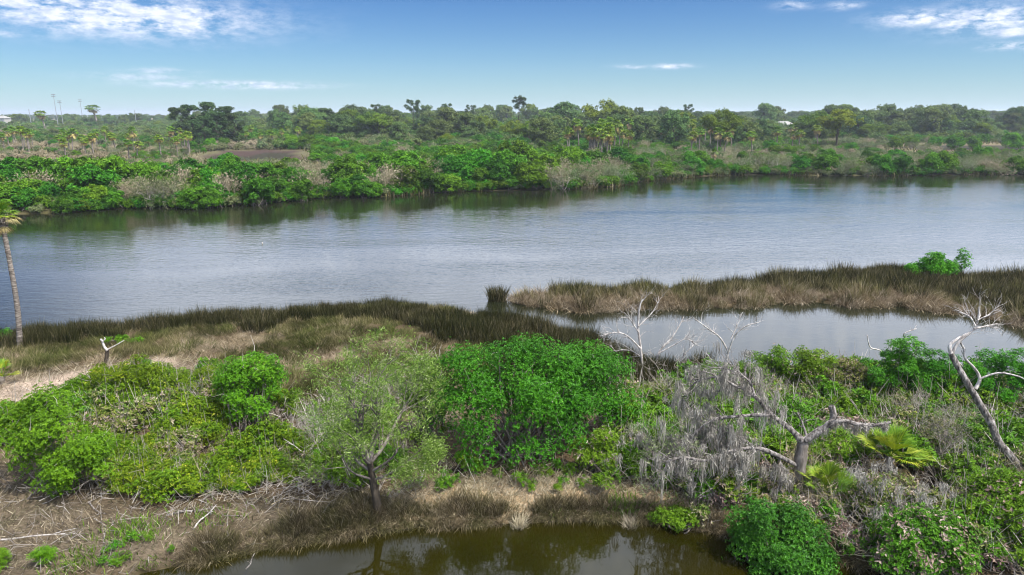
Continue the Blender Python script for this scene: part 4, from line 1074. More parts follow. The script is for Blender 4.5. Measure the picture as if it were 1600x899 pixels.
def moss_tree():
    rs = np.random.RandomState(321)
    b = G(1250, 778); b[2] = hz(b[0], b[1]); Y = b[1]
    root = empty('dead_tree', b); tag(root, 'stout broken dead tree hung with curtains of grey moss', 'tree')
    mb = MB(); tr = limb_path([(1250, 782), (1249, 740), (1253, 704), (1256, 686)], Y, .1, b); mb.tube(tr, np.interp(np.linspace(0, 1, len(tr)), [0, .15, .8, 1], [.26, .21, .165, .125]) * (1 + .08 * np.sin(np.arange(len(tr)) * 1.7)), 10)
    mb.build('trunk', M['bark_grey'], root)
    limbs = [([(1254, 690), (1232, 668), (1205, 648), (1180, 620), (1150, 604), (1120, 612)], 1.2, .13), ([(1258, 688), (1282, 672), (1300, 660), (1318, 658), (1345, 664), (1372, 664), (1392, 660)], -.3, .12),
             ([(1294, 668), (1302, 652), (1299, 634)], .1, .11), ([(1262, 690), (1256, 668), (1246, 645)], .4, .06),
             ([(1246, 728), (1215, 712), (1180, 700), (1140, 706), (1105, 720), (1070, 715), (1040, 722)], -1.0, .09), ([(1205, 648), (1160, 650), (1110, 658), (1075, 690), (1060, 720)], .3, .075),
             ([(1150, 604), (1122, 590), (1090, 596), (1072, 612)], .4, .05), ([(1180, 700), (1150, 680), (1110, 670)], .5, .05), ([(1215, 712), (1222, 735), (1214, 770)], -.8, .05), ([(1180, 620), (1165, 590), (1120, 572)], 1.0, .05)]
    for i, (pix, dy, r) in enumerate(limbs):
        mb = MB(); p = limb_path(pix, Y, dy, b, 4); mb.tube(p, np.linspace(r, r * .35 if i != 2 else r * .85, len(p)) * (.8 if i not in (1, 2) else .95) * (1 + .1 * rs.randn(len(p)) * 1.0), 9)
        tw = []
        side_twigs(rs, mb, p, 0 if i == 2 else (24 if i in (0, 4, 5, 6, 7, 9) else 7), .6 if i in (0, 4, 5, 6, 7, 9) else .3, .016, 2 if i in (0, 4, 5, 7, 6, 9) else 1, .1, .25, tw)
        lo = mb.build('limb', M['bark_dead'], root)
        hang = ([np.array(q) for q in tw] + list(p[3:])) if i in (0, 4, 5, 6, 7, 8, 9) else list(p[2:-2]) if i == 1 else []
        if hang:
            mb = MB(); hang_moss(rs, mb, np.array(hang), {0: 1150, 4: 1750, 5: 1200, 6: 650, 7: 750, 8: 400, 9: 550, 1: 800}[i], (.1, .95) if i != 1 else (.08, .4), .055, {0: 46, 4: 62, 5: 46, 6: 26, 7: 26, 8: 10, 9: 22, 1: 20}[i])
            mb.build('moss_curtain', M['moss'], lo)['kind'] = 'stuff'


def bleached_trees():
    rs = np.random.RandomState(331)
    # group of white stems in front of the lagoon
    b = G(1012, 578); b[2] = hz(b[0], b[1]); root = empty('bleached_tree', b); tag(root, 'white bare many-stemmed dead tree leaning over the lagoon end', 'tree'); Y = b[1]
    for pix, dy, r in [([(1004, 580), (1001, 545), (997, 510), (1000, 478), (1005, 468)], .2, .07), ([(1001, 545), (980, 525), (962, 520), (940, 525)], -.4, .045), ([(998, 520), (985, 500), (975, 488)], .3, .035),
                       ([(1024, 578), (1030, 550), (1048, 530), (1062, 508), (1068, 495)], .5, .06), ([(1030, 552), (1052, 540), (1072, 530), (1086, 538)], -.2, .035), ([(998, 510), (1018, 490), (1030, 470)], .4, .035),
                       ([(1004, 560), (985, 548), (955, 548)], .2, .03), ([(1062, 580), (1068, 556), (1084, 540)], .2, .035)]:
        mb = MB(); p = limb_path(pix, Y, dy, b, 4); mb.tube(p, np.linspace(r, r * .35, len(p)), 6); side_twigs(rs, mb, p, 12, .55, .012, 2, .15, .2); mb.build('limb', M['twig_white'], root)
    # forked bare tree
    b = G(1140, 655); b[2] = hz(b[0], b[1]); root = empty('bare_tree', b); tag(root, 'forked grey bare tree standing before the lagoon left of centre water', 'tree'); Y = b[1]
    root['label'] = 'forked grey bare tree between the white many-stemmed tree and the lagoon middle'
    for pix, dy, r in [([(1140, 660), (1138, 630), (1137, 600), (1135, 575), (1138, 548)], .1, .075), ([(1138, 550), (1125, 528), (1108, 515), (1085, 498)], .4, .04), ([(1138, 550), (1148, 525), (1165, 510), (1182, 505)], -.2, .04),
                       ([(1142, 530), (1152, 508), (1160, 488)], .2, .03), ([(1137, 580), (1122, 572), (1110, 560)], .4, .03)]:
        mb = MB(); p = limb_path(pix, Y, dy, b, 4); mb.tube(p, np.linspace(r, r * .4, len(p)), 6); side_twigs(rs, mb, p, 9, .4, .011, 2, .15, .3); mb.build('limb', M['twig_white'], root)
    # crooked twigs above the row of bushes
    b = G(1402, 610); b[2] = hz(b[0], b[1]); root = empty('bare_tree', b); tag(root, 'crooked bare twigs rising behind the tallest green bush by the lagoon', 'tree'); Y = b[1]
    for pix, dy, r in [([(1402, 615), (1398, 580), (1378, 550), (1360, 543), (1355, 524)], .1, .045), ([(1398, 580), (1405, 552), (1418, 535), (1412, 522), (1432, 514)], .2, .045), ([(1418, 535), (1426, 545), (1428, 550)], .1, .02)]:
        mb = MB(); p = limb_path(pix, Y, dy, b, 4); mb.tube(p, np.linspace(r, r * .45, len(p)), 6); side_twigs(rs, mb, p, 4, .22, .012, 0, .2, .4); mb.build('limb', M['twig_white'], root)
    # leaning trunk
    b = G(1625, 770); b[2] = hz(b[0], b[1]); root = empty('dead_tree', b); tag(root, 'bleached dead trunk leaning in from the right edge with a twiggy top', 'tree'); Y = b[1]
    tp = limb_path([(1625, 775), (1600, 742), (1578, 712), (1560, 690), (1548, 660), (1535, 638), (1515, 605), (1498, 575), (1486, 553)], Y, 1.6, b, 5)
    mb = MB(); mb.tube(tp, np.linspace(.15, .085, len(tp)) * (1 + .06 * rs.randn(len(tp))), 9); mb.build('trunk', M['bark_dead'], root)
    Y2 = Y + 1.6
    for pix, dy, r, nt_, L in [([(1486, 553), (1484, 540), (1496, 530), (1508, 524), (1518, 518), (1524, 510)], .3, .06, 3, .3), ([(1487, 556), (1494, 540), (1508, 526), (1522, 514), (1528, 500), (1530, 480)], .1, .05, 8, .55),
                           ([(1522, 514), (1540, 510), (1558, 506)], .3, .03, 8, .35), ([(1524, 510), (1515, 495), (1498, 488)], .2, .03, 8, .35), ([(1524, 608), (1531, 592), (1522, 575), (1508, 560), (1506, 545)], .4, .06, 4, .3),
                           ([(1531, 592), (1560, 583), (1590, 588), (1606, 596)], -.5, .035, 4, .35), ([(1506, 545), (1500, 530), (1512, 520)], .1, .035, 2, .25), ([(1528, 500), (1545, 492), (1556, 482)], .1, .025, 8, .35)]:
        mb = MB(); p = limb_path(pix, Y2, dy, b, 4); mb.tube(p, np.linspace(r, r * .5, len(p)), 7); side_twigs(rs, mb, p, nt_, L, .014, 2 if nt_ > 6 else 0, .2, .3); mb.build('limb', M['twig_white'], root)
    # small snag on the left
    b = G(166, 572); b[2] = hz(b[0], b[1]); root = empty('dead_snag', b); tag(root, 'short dark snag with a bleached hooked tip above the yellow-green shrub', 'tree'); Y = b[1]
    mb = MB(); p = limb_path([(165, 576), (167, 556), (168, 546)], Y, .1, b); mb.tube(p, np.linspace(.10, .075, len(p)), 7); mb.build('trunk', M['bark_dark'], root)
    for pix, r in (([(168, 548), (163, 542), (160, 534), (157, 530)], .065), ([(160, 534), (164, 530), (163, 528)], .04), ([(168, 546), (180, 540), (194, 532)], .03)):
        mb = MB(); p = limb_path(pix, Y, .1, b); mb.tube(p, np.linspace(r, r * .6, len(p)), 6); mb.build('limb', M['twig_white'], root)


def moss_thicket():
    """moss clumps hung on the low dead branches at the lower right and left of the dead tree"""
    rs = np.random.RandomState(341)
    for i, (px, py, w, h, lab) in enumerate([(1385, 850, 2.0, 2.3, 'dead branch heap with grey moss right of the dark pond bush'), (1120, 785, 2.3, 2.2, 'low dead shrub smothered in grey moss left of the mossy tree'),
                                             (1010, 750, 1.8, 1.9, 'grey twig shrub with moss wisps beside the mangrove foot')]):
        b = G(px, py); b[2] = hz(b[0], b[1]); root = empty('mossy_shrub', b); tag(root, lab, 'shrub')
        segs, tips = [], []
        for q in range(8):
            a = rs.uniform(0, 6.28); grow(rs, (rs.normal(0, .2), rs.normal(0, .2), -.05), (math.cos(a) * .7, math.sin(a) * .5, 1), h * .5, .03, 2, segs, tips, .3, .02, (3, 4), .8, .65, 3)
        mb = MB(); add_segs(mb, segs, (5, 4, 3), 0, rs); mb.build('branches', M['bark_dead'], root)
        pts = np.array([s[0][j] for s in segs for j in range(1, len(s[0])) if s[2] < 2]); pts = pts[pts[:, 2] > .8]
        mb = MB(); hang_moss(rs, mb, pts, 900, (.15, .55), .06, 45); mb.build('moss_curtain', M['moss'], root)['kind'] = 'stuff'


near_bushes(); undergrowth(); brush_and_wood(); willow(); near_palm()
palmetto('fan_palm', 'yellow-green fan palm clump right of the moss-hung dead tree', G(1385, 750), 1.6, 24, 351, ('palm_yellow', 'palm'), (.85, 1.25), (.15, 1.4))
palmetto('fan_palm', 'dark little fan palm at the left edge on the sandy patch', G(4, 604), .7, 15, 352, ('palm', 'palm_yellow'), (.6, .9), (.2, 1.3))
palmetto('fan_palm', 'small green fan palm at the foot of the moss-hung trunk', G(1285, 790), .8, 12, 353, ('palm', 'palm'), (.7, 1.0), (.4, 1.4))
moss_tree(); bleached_trees(); moss_thicket()


# ------------------------------------------------------------------ the far bank
def proto_bush(seed, leaf_n=1500, L=.34):
    rs = np.random.RandomState(seed); c, r = dome(rs, 5.2, 5.0, 4.0, 34, (.45, 1.0), .05)
    mb = MB(); crown_mesh(rs, c, r, leaf_n, L, L * .55, mb, 4, 0, .5)
    st = MB(); stems_to(rs, np.zeros(3), c[:14], st, .06, 0, 4, .6)
    return {'crown': mb, 'stems': st}


def proto_grey(seed):
    rs = np.random.RandomState(seed); segs, tips = [], []
    for i in range(9):
        a = rs.uniform(0, 6.28); grow(rs, (rs.normal(0, .5), rs.normal(0, .5), -.1), (math.cos(a) * .8, math.sin(a) * .8, 1), 1.7, .05, 3, segs, tips, .3, .05, (3, 4), .8, .62, 3)
    st = MB(); add_segs(st, segs, (4, 3, 3, 3), 0, rs)
    T = np.array([t[0] for t in tips]); D = np.array([t[1] for t in tips]); n = 1100; i = rs.randint(0, len(T), n); mb = MB()
    leaf_quads(rs, T[i] + rs.normal(0, .22, (n, 3)), D[i] + rs.normal(0, .5, (n, 3)), rand_dirs(rs, n), rs.uniform(.15, .45, n), rs.uniform(.05, .11, n), mb, rs.rand(n))
    return {'branches': st, 'crown': mb}


def proto_tree(seed, H=12.0, w=9.0, nleaf=1900, L=.62, flat=.5, cb=.30, ncl=46, rr=(.7, 1.7)):
    rs = np.random.RandomState(seed); segs, tips = [], []
    tr = smooth_path([(0, 0, -.3), (rs.normal(0, .3), rs.normal(0, .3), H * .2), (rs.normal(0, .5), rs.normal(0, .5), H * .45), (rs.normal(0, .6), rs.normal(0, .6), H * .7)], 4)
    st = MB(); st.tube(tr, np.linspace(.30, .13, len(tr)), 7)
    u = rand_dirs(rs, ncl); k = rs.uniform(.6, 1.05, ncl)
    c = np.stack([u[:, 0] * w / 2 * k, u[:, 1] * w / 2 * k, H * (cb + 1) / 2 + u[:, 2] * H * (1 - cb) / 2 * k * (flat + .5)], -1); r = rs.uniform(*rr, ncl); c[:, 2] = np.minimum(c[:, 2], H - r * .7)
    for q in c[:16]:
        z = tr[rs.randint(len(tr) // 3, len(tr))]; st.tube([z, z * .5 + q * .5 + rs.normal(0, .3, 3), q], [.10, .07, .03], 4, 0, .5, False)
    mb = MB(); crown_mesh(rs, c, r, nleaf, L, L * .55, mb, 4, 0, .5)
    return {'trunk': st, 'crown': mb}


def proto_pine(seed, H=17.0):
    rs = np.random.RandomState(seed); st = MB(); lean = rs.normal(0, .5, 2)
    tr = smooth_path([(0, 0, -.3), (lean[0] * .4, lean[1] * .4, H * .4), (lean[0], lean[1], H * .7), (lean[0] * 1.3, lean[1] * 1.3, H * .95)], 4); st.tube(tr, np.linspace(.28, .08, len(tr)), 6)
    c, r = [], []
    for i in range(15):
        z = tr[rs.randint(int(len(tr) * .62), len(tr))]; a = rs.uniform(0, 6.28); q = z + np.array([math.cos(a), math.sin(a), .35]) * rs.uniform(.8, 3.6); c.append(q); r.append(rs.uniform(.6, 1.25))
        st.tube([z, z * .5 + q * .5 + [0, 0, -.15], q], [.08, .06, .03], 4, 0, .5, False)
    mb = MB(); crown_mesh(rs, np.array(c), np.array(r), 620, .6, .22, mb, 4, 0, .9)
    return {'trunk': st, 'crown': mb}


def proto_palm(seed, H=6.5):
    rs = np.random.RandomState(seed); st = MB(); tr = smooth_path([(0, 0, -.3), (rs.normal(0, .15), 0, H * .4), (rs.normal(0, .3), rs.normal(0, .3), H)], 4); st.tube(tr, np.linspace(.21, .17, len(tr)), 6)
    mb = MB(); de = MB()
    for i in range(30):
        a = i * 2.4; e = rs.uniform(-.45, 1.35); d = np.array([math.cos(a) * math.cos(e), math.sin(a) * math.cos(e), math.sin(e)])
        fan(rs, mb, tr[-1], d, rs.uniform(1.2, 1.7), 8, .085, 2.4, .35)
    for i in range(15):
        a = rs.uniform(0, 6.28); e = rs.uniform(-1.3, -.35); d = np.array([math.cos(a) * math.cos(e), math.sin(a) * math.cos(e), math.sin(e)])
        fan(rs, de, tr[-1] - [0, 0, .15], d, rs.uniform(1.0, 1.5), 6, .09, 1.7, .3)
    return {'trunk': st, 'crown': mb, 'dead_fronds': de}


PROTO = {}


def make_proto(key, parts, mats, count):
    PROTO.setdefault(key, [])
    PROTO[key].append([(pn, mesh_data(key + '_' + pn, mb, M[mats[pn]])) for pn, mb in parts.items()])


for s in range(4): make_proto('bush', proto_bush(400 + s), {'crown': 'far_green', 'stems': 'bark_grey'}, 0)
for s in range(3): make_proto('sage', proto_grey(410 + s), {'branches': 'twig_grey', 'crown': 'sage'}, 0)
for s in range(3): make_proto('tan', proto_grey(415 + s), {'branches': 'twig_tan', 'crown': 'twig_tan'}, 0)
for s in range(5): make_proto('oak', proto_tree(420 + s, 12, 9.5, 1900, .62, .6, .06, 60), {'crown': 'far_oak', 'trunk': 'bark_dark'}, 0)
for s in range(2): make_proto('yellow', proto_tree(428 + s, 12, 10.5, 1700, .5, .35, .45), {'crown': 'far_yellow', 'trunk': 'bark_dark'}, 0)
for s in range(3): make_proto('pine', proto_pine(430 + s), {'crown': 'far_pine', 'trunk': 'bark_dark'}, 0)
for s in range(2): make_proto('dark', proto_tree(435 + s, 12, 6.5, 1900, .5, .8, .1, 40, (.6, 1.3)), {'crown': 'far_pine', 'trunk': 'bark_dark'}, 0)
for s in range(4): make_proto('palm', proto_palm(440 + s), {'trunk': 'bark_palm', 'crown': 'palm', 'dead_fronds': 'palm_dead'}, 0)

KIND = {'bush': ('mangrove_bush', 'bush'), 'sage': ('scrub_bush', 'shrub'), 'tan': ('dry_shrub', 'shrub'), 'oak': ('oak_tree', 'tree'), 'yellow': ('spreading_tree', 'tree'),
        'pine': ('pine_tree', 'tree'), 'dark': ('evergreen_tree', 'tree'), 'palm': ('cabbage_palm', 'palm tree')}
_far = random.Random(77)
PLACED = {}


def put(key, x, y, s, label, group=None, sz=None, tint=None, rz=None, variant=None):
    pr = PROTO[key][variant if variant is not None else _far.randrange(len(PROTO[key]))]
    nm, cat = KIND[key]
    root = empty(nm, (x, y, hz(x, y) - .05), _far.uniform(0, 6.28) if rz is None else rz)
    root.scale = (s, s, s * (sz or 1)); tag(root, label, cat, group)
    for pn, me in pr:
        o = bpy.data.objects.new(pn, me); COL.objects.link(o); o.parent = root
        if tint: o.color = (*tint, 1)
    PLACED[key] = PLACED.get(key, 0) + 1
    return root


FE = np.array(far_edge)


def shore_y(x): return float(np.interp(x, FE[:, 0], FE[:, 1])) if np.all(np.diff(FE[:, 0]) > 0) else float(FE[np.argmin(np.abs(FE[:, 0] - x)), 1])


def clear_of(x, y, polys, m=1.5):
    for p in polys:
        if poly_sd(p, np.array([x]), np.array([y]))[0] > -m: return False
    return True


def far_bank():
    rnd = _far
    G1 = 'bushes along the far river bank'
    # shoreline belt
    def stretch(px): return 'left of the mud flat' if px < 300 else 'before the mud flat' if px < 500 else 'between mud flat and river bend' if px < 760 else 'just left of the river bend'
    for px in range(-80, 1010, 21):
        for row in range(3):
            X0 = px + rnd.uniform(-10, 10); Y = 90.0
            for _ in range(6): Y = shore_y(far_x(X0, Y, 0)) + [.9, 8, 17][row] + 0
            Y += rnd.uniform(-1.5, 3.5); x = far_x(X0, Y)
            q = rnd.random(); dry = fbm(np.array([x]), np.array([Y]), 16, 50)[0]
            if dry > .68 or q < .15:
                k = 'tan' if q < .5 else 'sage'
                put(k, x, Y, rnd.uniform(.8, 1.25), ('grey dry shrub among far-bank mangroves ' if k == 'tan' else 'grey-green loose shrub among far-bank mangroves ') + stretch(X0), ('dry bank shrubs ' if k == 'tan' else 'grey-green bank shrubs ') + stretch(X0))
            else:
                put('bush', x, Y, rnd.uniform(.6, 1.3) * (1.1 if row else .8) * np.interp(X0, [0, 500, 850, 1000], [1.0, .95, 1.25, 1.1]), 'rounded green mangrove bush on the far river bank ' + stretch(X0), 'bank mangroves ' + stretch(X0), rnd.uniform(.8, 1.15))
    for px in range(1000, 1720, 21):
        for row in range(3):
            X0 = px + rnd.uniform(-10, 10); Y = 130.0
            for _ in range(6): Y = shore_y(far_x(X0, Y, 0)) + [1.2, 10, 21][row]
            Y += rnd.uniform(-1.5, 4); x = far_x(X0, Y); q = rnd.random()
            k = 'bush' if q < .32 else 'sage' if q < .78 else 'tan'
            put(k, x, Y, rnd.uniform(.75, 1.15), {'bush': 'green mangrove bush among grey scrub on the far bank right of the bend', 'sage': 'grey-green scrub bush on the far bank right of the bend', 'tan': 'dry grey shrub on the far bank right of the bend'}[k],
                {'bush': 'green bushes right of the bend', 'sage': 'grey-green scrub right of the bend', 'tan': 'dry shrubs right of the bend'}[k], rnd.uniform(.75, 1.0), (.85, .95, .95) if k == 'bush' else None)
    # behind: open scrub on the left, thicker towards the middle and right
    polys = [MUD, MUD2]
    for i in range(330):
        X0 = rnd.uniform(-60, 1660); t = rnd.random(); Y = 122 * (330 / 122) ** t + (30 if X0 > 1000 else 0); x = far_x(X0, Y)
        if Y < shore_y(x) + 24 or not clear_of(x, Y, polys, 2): continue
        q = rnd.random()
        if X0 < 320: k = 'tan' if q < .45 else 'sage' if q < .85 else 'bush'
        elif X0 < 700: k = 'bush' if q < .55 else 'tan' if q < .78 else 'sage'
        elif X0 < 1000: k = 'bush' if q < .62 else 'sage' if q < .85 else 'tan'
        else: k = 'sage' if q < .55 else 'bush' if q < .78 else 'tan'
        s = rnd.uniform(.7, 1.15) * (.68 if X0 < 320 else 1)
        put(k, x, Y, s, {'bush': 'green bush in the scrub beyond the far bank', 'sage': 'grey-green bush in the scrub beyond the far bank', 'tan': 'dry tan bush in the scrub beyond the far bank'}[k],
            {'bush': 'green bushes in the far scrub', 'sage': 'grey-green bushes in the far scrub', 'tan': 'tan bushes in the far scrub'}[k], rnd.uniform(.7, 1.0))
    # palms
    for i in range(58):
        X0 = rnd.uniform(-20, 300) if i < 44 else rnd.uniform(300, 560); Y = rnd.uniform(175, 265) if i < 44 else rnd.uniform(250, 330); x = far_x(X0, Y)
        put('palm', x, Y, rnd.uniform(.75, 1.0), 'cabbage palm with yellowing fronds in the left palm stand', 'cabbage palms on the left of the far scrub', rnd.uniform(.7, 1.05), (1.15, 1.15, 1.0))
    for i in range(62):
        q = rnd.random(); X0 = rnd.uniform(885, 965) if q < .35 else rnd.uniform(960, 1300); Y = rnd.uniform(165, 215) if q < .35 else rnd.uniform(185, 290); x = far_x(X0, Y)
        put('palm', x, Y, rnd.uniform(.85, 1.15), 'cabbage palm in the close clump behind the tall mangroves at the bend' if q < .35 else 'cabbage palm in the loose stand between the bend and the yellow dome tree', 'palm clump at the bend' if q < .35 else 'cabbage palms on the right of the far bank', rnd.uniform(.85, 1.2), (1.1, 1.05, 1.0))
    def sector(px):
        return ('left of the dark evergreen clump' if px < 270 else 'between the dark evergreen clump and the flat-topped pine' if px < 640 else 'between the flat-topped pine and the tan-topped tree' if px < 940
                else 'between the tan-topped tree and the yellow dome tree' if px < 1310 else 'right of the yellow dome tree')
    # woodland
    for i in range(300):
        X0 = rnd.uniform(-40, 1640); t = rnd.random()
        Y0 = np.interp(X0, [0, 200, 420, 560, 850, 1100, 1600], [640, 560, 330, 260, 225, 230, 330]); Y = Y0 * (760 / Y0) ** (t ** 1.1); x = far_x(X0, Y, 6)
        if abs(X0 - 1225) < 22 and Y < 440: continue
        top = np.interp(X0, [0, 150, 300, 500, 900, 1200, 1600], [9, 9.5, 11, 13.2, 14, 13.5, 14.5]); s = rnd.uniform(.78, 1.16) * top / 12 * np.interp(Y, [225, 350, 500], [.80, .95, 1.1])
        k = 'oak' if rnd.random() < .87 else 'yellow'
        put(k, x, Y, s, ('rounded skyline woodland tree ' if k == 'oak' else 'yellow-green woodland tree ') + sector(X0), ('woodland trees ' if k == 'oak' else 'yellow-green trees ') + sector(X0), rnd.uniform(.85, 1.1))
    # trees with a look of their own
    for px, top, Y, key, w, lab in [(645, 157, 345, 'pine', 1.05, 'dark flat-topped pine standing above the skyline near the picture middle'), (810, 153, 350, 'pine', .95, 'tall thin-stemmed pine with small crown above the skyline'),
                                 (700, 163, 380, 'pine', .95, 'dark pine right of the flat-topped one on the skyline'), (590, 164, 360, 'pine', .9, 'pine with open crown left of the flat-topped one'),
                                 (735, 165, 390, 'pine', .9, 'small dark pine between the two tall skyline pines'), (1075, 164, 420, 'pine', .9, 'umbrella-shaped pine on the skyline right of the tan tree'),
                                 (940, 156, 300, 'yellow', 1.0, 'tan-topped broad tree rising highest on the skyline'), (1195, 162, 420, 'oak', 1.0, 'single rounded tree crown standing up from the skyline'),
                                 (1310, 171, 235, 'yellow', 1.2, 'broad yellow-green dome-shaped tree with dark trunk on the far bank'), (1128, 171, 215, 'yellow', 1.0, 'slender-trunked spreading tree among the palms on the far bank'),
                                 (880, 160, 330, 'oak', 1.0, 'broad rounded tree left of the tan-topped skyline tree'), (150, 163, 600, 'palm', 1.6, 'single palm standing above the hazy skyline at left'),
                                 (68, 172, 420, 'palm', 1.3, 'single palm below the floodlight masts'), (1118, 232, 142, 'palm', .9, 'small palm standing alone near the water on the far right bank')]:
        x = far_x(px, Y, 8); H = P(px, top, Y)[2] - hz(x, Y); base = {'pine': 17, 'yellow': 12, 'oak': 12, 'palm': 7.8}[key]; s = H / base
        put(key, x, Y, s * w, lab, None, 1 / w, {'yellow': (1.25, 1.1, .8)}.get(key) if px == 1310 else (1.5, 1.0, 1.2) if px == 940 else None)
    for i, (px, top, Y) in enumerate([(285, 172, 265), (305, 168, 270), (328, 164, 275), (350, 170, 262), (368, 180, 250), (340, 178, 245), (510, 172, 330), (318, 185, 240)]):
        x = far_x(px, Y, 6); H = P(px, top, Y)[2]
        if px == 510: put('dark', x, Y, H / 12, 'single dark evergreen tree right of the dark clump on the skyline')
        else: put('dark', x, Y, H / 12 * 1.12, 'tree of the dark evergreen clump on the left skyline', 'dark evergreen clump', .9)
    # bright mangrove groups beyond
    for px, Y, s in [(1490, 235, 1.3), (1520, 240, 1.2), (1460, 240, 1.1), (1580, 236, 1.5), (1610, 240, 1.4), (1400, 230, 1.1), (1425, 245, 1.0), (480, 235, 1.3), (455, 240, 1.2), (520, 232, 1.2), (500, 250, 1.3), (330, 225, 1.0), (350, 232, 1.0)]:
        x = far_x(px, Y); put('bush', x, Y, s, 'bright green bush of a group beyond the brown mud flat', 'bright bushes beyond the mud flats', .95, (1.2, 1.25, 1))
    for px, py, s in [(1370, 273, .95), (1440, 271, 1.0)]:
        c = G(px, py, 0); put('bush', c[0], shore_y(c[0]) + 1.4, s, 'bright green bush with feet in the water on the right far bank', 'two bright bushes at the right far waterline', 1.05)
    # standing tan reeds at the waterline
    rs = np.random.RandomState(460); mb = MB()
    n = 15000; x = rs.uniform(-95, 150, n); y = np.interp(x, FE[:, 0], FE[:, 1]) + rs.uniform(-.6, 3.2, n); c = fbm(x, x * 0, 7, 51)
    k = (c > .62) | ((x > 22) & (x < 44)); x, y = x[k], y[k]; n = len(x)
    blades(rs, x, y, np.maximum(height(x, y), -.05), rs.uniform(.5, 1.2, n), rs.uniform(.05, .12, n), .3 * np.ones(n), mb, .3)
    tag(mb.build('waterline_reeds', M['rush_tan']), 'tan reeds fringing the far waterline', 'reeds', kind='stuff')
    # scrubby ground growth on the far land
    mb = MB(); n = 26000; t = rs.rand(n); y = 95 * (330 / 95) ** t; x = rs.uniform(-.85, .85, n) * (y + 8); k = (poly_sd(FAR, x, y) > 3) & (poly_sd(MUD, x, y) < 0) & (poly_sd(MUD2, x, y) < 0); x, y = x[k], y[k]; n = len(x)
    blades(rs, x, y, height(x, y), rs.uniform(.5, 1.3, n) * (.6 + y / 300), rs.uniform(.12, .3, n) * (.5 + y / 300), .5 * np.ones(n), mb, .3)
    tag(mb.build('scrub_grass', M['rush_mat']), 'pale grass and low growth over the far land', 'grass', kind='stuff')
    # the wood that closes the horizon, and thickets between the single bushes
    n = 1500; y = rs.uniform(560, 1700, n); x = rs.uniform(-.95, .95, n) * y; pxs = x / y * FPX + 800
    H = np.interp(pxs, [0, 200, 420, 560, 900, 1600], [8.6, 9, 10.5, 12.5, 13, 14]) * rs.uniform(.75, 1.1, n) * (1 + (y - 700) / 9000) / 12
    k = (y > np.interp(pxs, [0, 250, 420], [900, 800, 560])); x, y, H = x[k], y[k], H[k]
    oak = [dict(p)['crown'] for p in PROTO['oak']]
    gn_stuff('distant_woods', 'bluish distant woods closing the horizon', 'woods', oak, np.stack([x, y, np.full(len(x), .3)], -1), rs.uniform(0, 6.28, len(x)), np.stack([H * 1.25, H * 1.25, H], -1))
    def thick(seed, mat, w, h, nl, L):
        r2 = np.random.RandomState(seed); mb = MB(); c, r = dome(r2, w, w, h, 12, (.4, .8), .1); crown_mesh(r2, c, r, nl, L, L * .5, mb, 4, 0, .6); return mesh_data('thicket', mb, M[mat])
    KM = {'green': [thick(600 + i, 'far_green', 3.4, 2.3, 190, .32) for i in range(3)], 'sage': [thick(610 + i, 'sage', 3.2, 2.0, 190, .28) for i in range(3)],
          'tan': [thick(620 + i, 'twig_tan', 3.0, 1.6, 190, .24) for i in range(3)], 'oak': [thick(630 + i, 'far_oak', 3.6, 2.6, 190, .36) for i in range(3)]}
    n = 1700; x = rs.uniform(-130, 190, n); y = np.interp(x, FE[:, 0], FE[:, 1]) + rs.uniform(.1, 3.0, n); pxs = x / (y * .97 + 2.6) * FPX + 800; q = rs.rand(n) < np.where(pxs < 1000, .75, .4); sz = rs.uniform(.35, .8, n)
    gn_stuff('bank_fringe', 'low green growth overhanging the far waterline', 'thicket', KM['green'], np.stack([x, y, np.maximum(height(x, y), 0)], -1)[q], rs.uniform(0, 6.28, q.sum()), sz[q], None, 8)
    gn_stuff('grey_bank_fringe', 'low grey-green growth overhanging the far waterline', 'thicket', KM['sage'], np.stack([x, y, np.maximum(height(x, y), 0)], -1)[~q], rs.uniform(0, 6.28, (~q).sum()), sz[~q], None, 9)
    n = 1500; y = rs.uniform(250, 700, n); x = rs.uniform(-.9, .9, n) * y; pxs = x / y * FPX + 800; k = y > np.interp(pxs, [0, 200, 420, 560, 850, 1100, 1600], [520, 480, 330, 265, 235, 240, 320]); x, y, pxs = x[k], y[k], pxs[k]
    H = rs.uniform(.35, .72, len(x)) * np.interp(pxs, [0, 200, 500, 1600], [.75, .8, 1.1, 1.1]); k = ~((np.abs(pxs - 1224) < 18) & (y < 440)); x, y, H = x[k], y[k], H[k]
    gn_stuff('woodland_filling', 'mixed smaller growth joining the skyline trees', 'woods', oak + [dict(p)['crown'] for p in PROTO['yellow']], np.stack([x, y, np.full(len(x), .2)], -1), rs.uniform(0, 6.28, len(x)), np.stack([H * 1.1, H * 1.1, H], -1), None, 10)
    n = 16000; t = rs.rand(n) ** .72; y = 92 * (700 / 92) ** t; x = rs.uniform(-.88, .88, n) * (y + 8); pxs = x / (y * .97 + 2.6) * FPX + 800
    sf = poly_sd(FAR, x, y); inm = np.zeros(n, bool)
    for m, dx in ((MUD, 34), (MUD2, 22)):
        q = np.array(m); inm |= (poly_sd(m, x, y) > -1) | ((y < q[:, 1].mean()) & (y > q[:, 1].min() - dx) & (np.abs(x * q[:, 1].mean() / y - q[:, 0].mean()) < np.ptp(q[:, 0]) * .5))
    k = (sf > -.2) & ~inm; x, y, pxs, sf = x[k], y[k], pxs[k], sf[k]; n = len(x)
    f = fbm(x, y, 22, 91); r = np.clip(rs.rand(n) * .5 + (f - .5) * 2.2 + .25, 0, 1)
    far_t = np.clip((y - 220) / 160, 0, 1)
    pg = np.interp(pxs, [0, 300, 420, 700, 1000, 1100, 1600], [.14, .2, .58, .7, .6, .32, .34]); pg = np.where(sf < 26, np.where(pxs < 1000, .74, .36), pg)
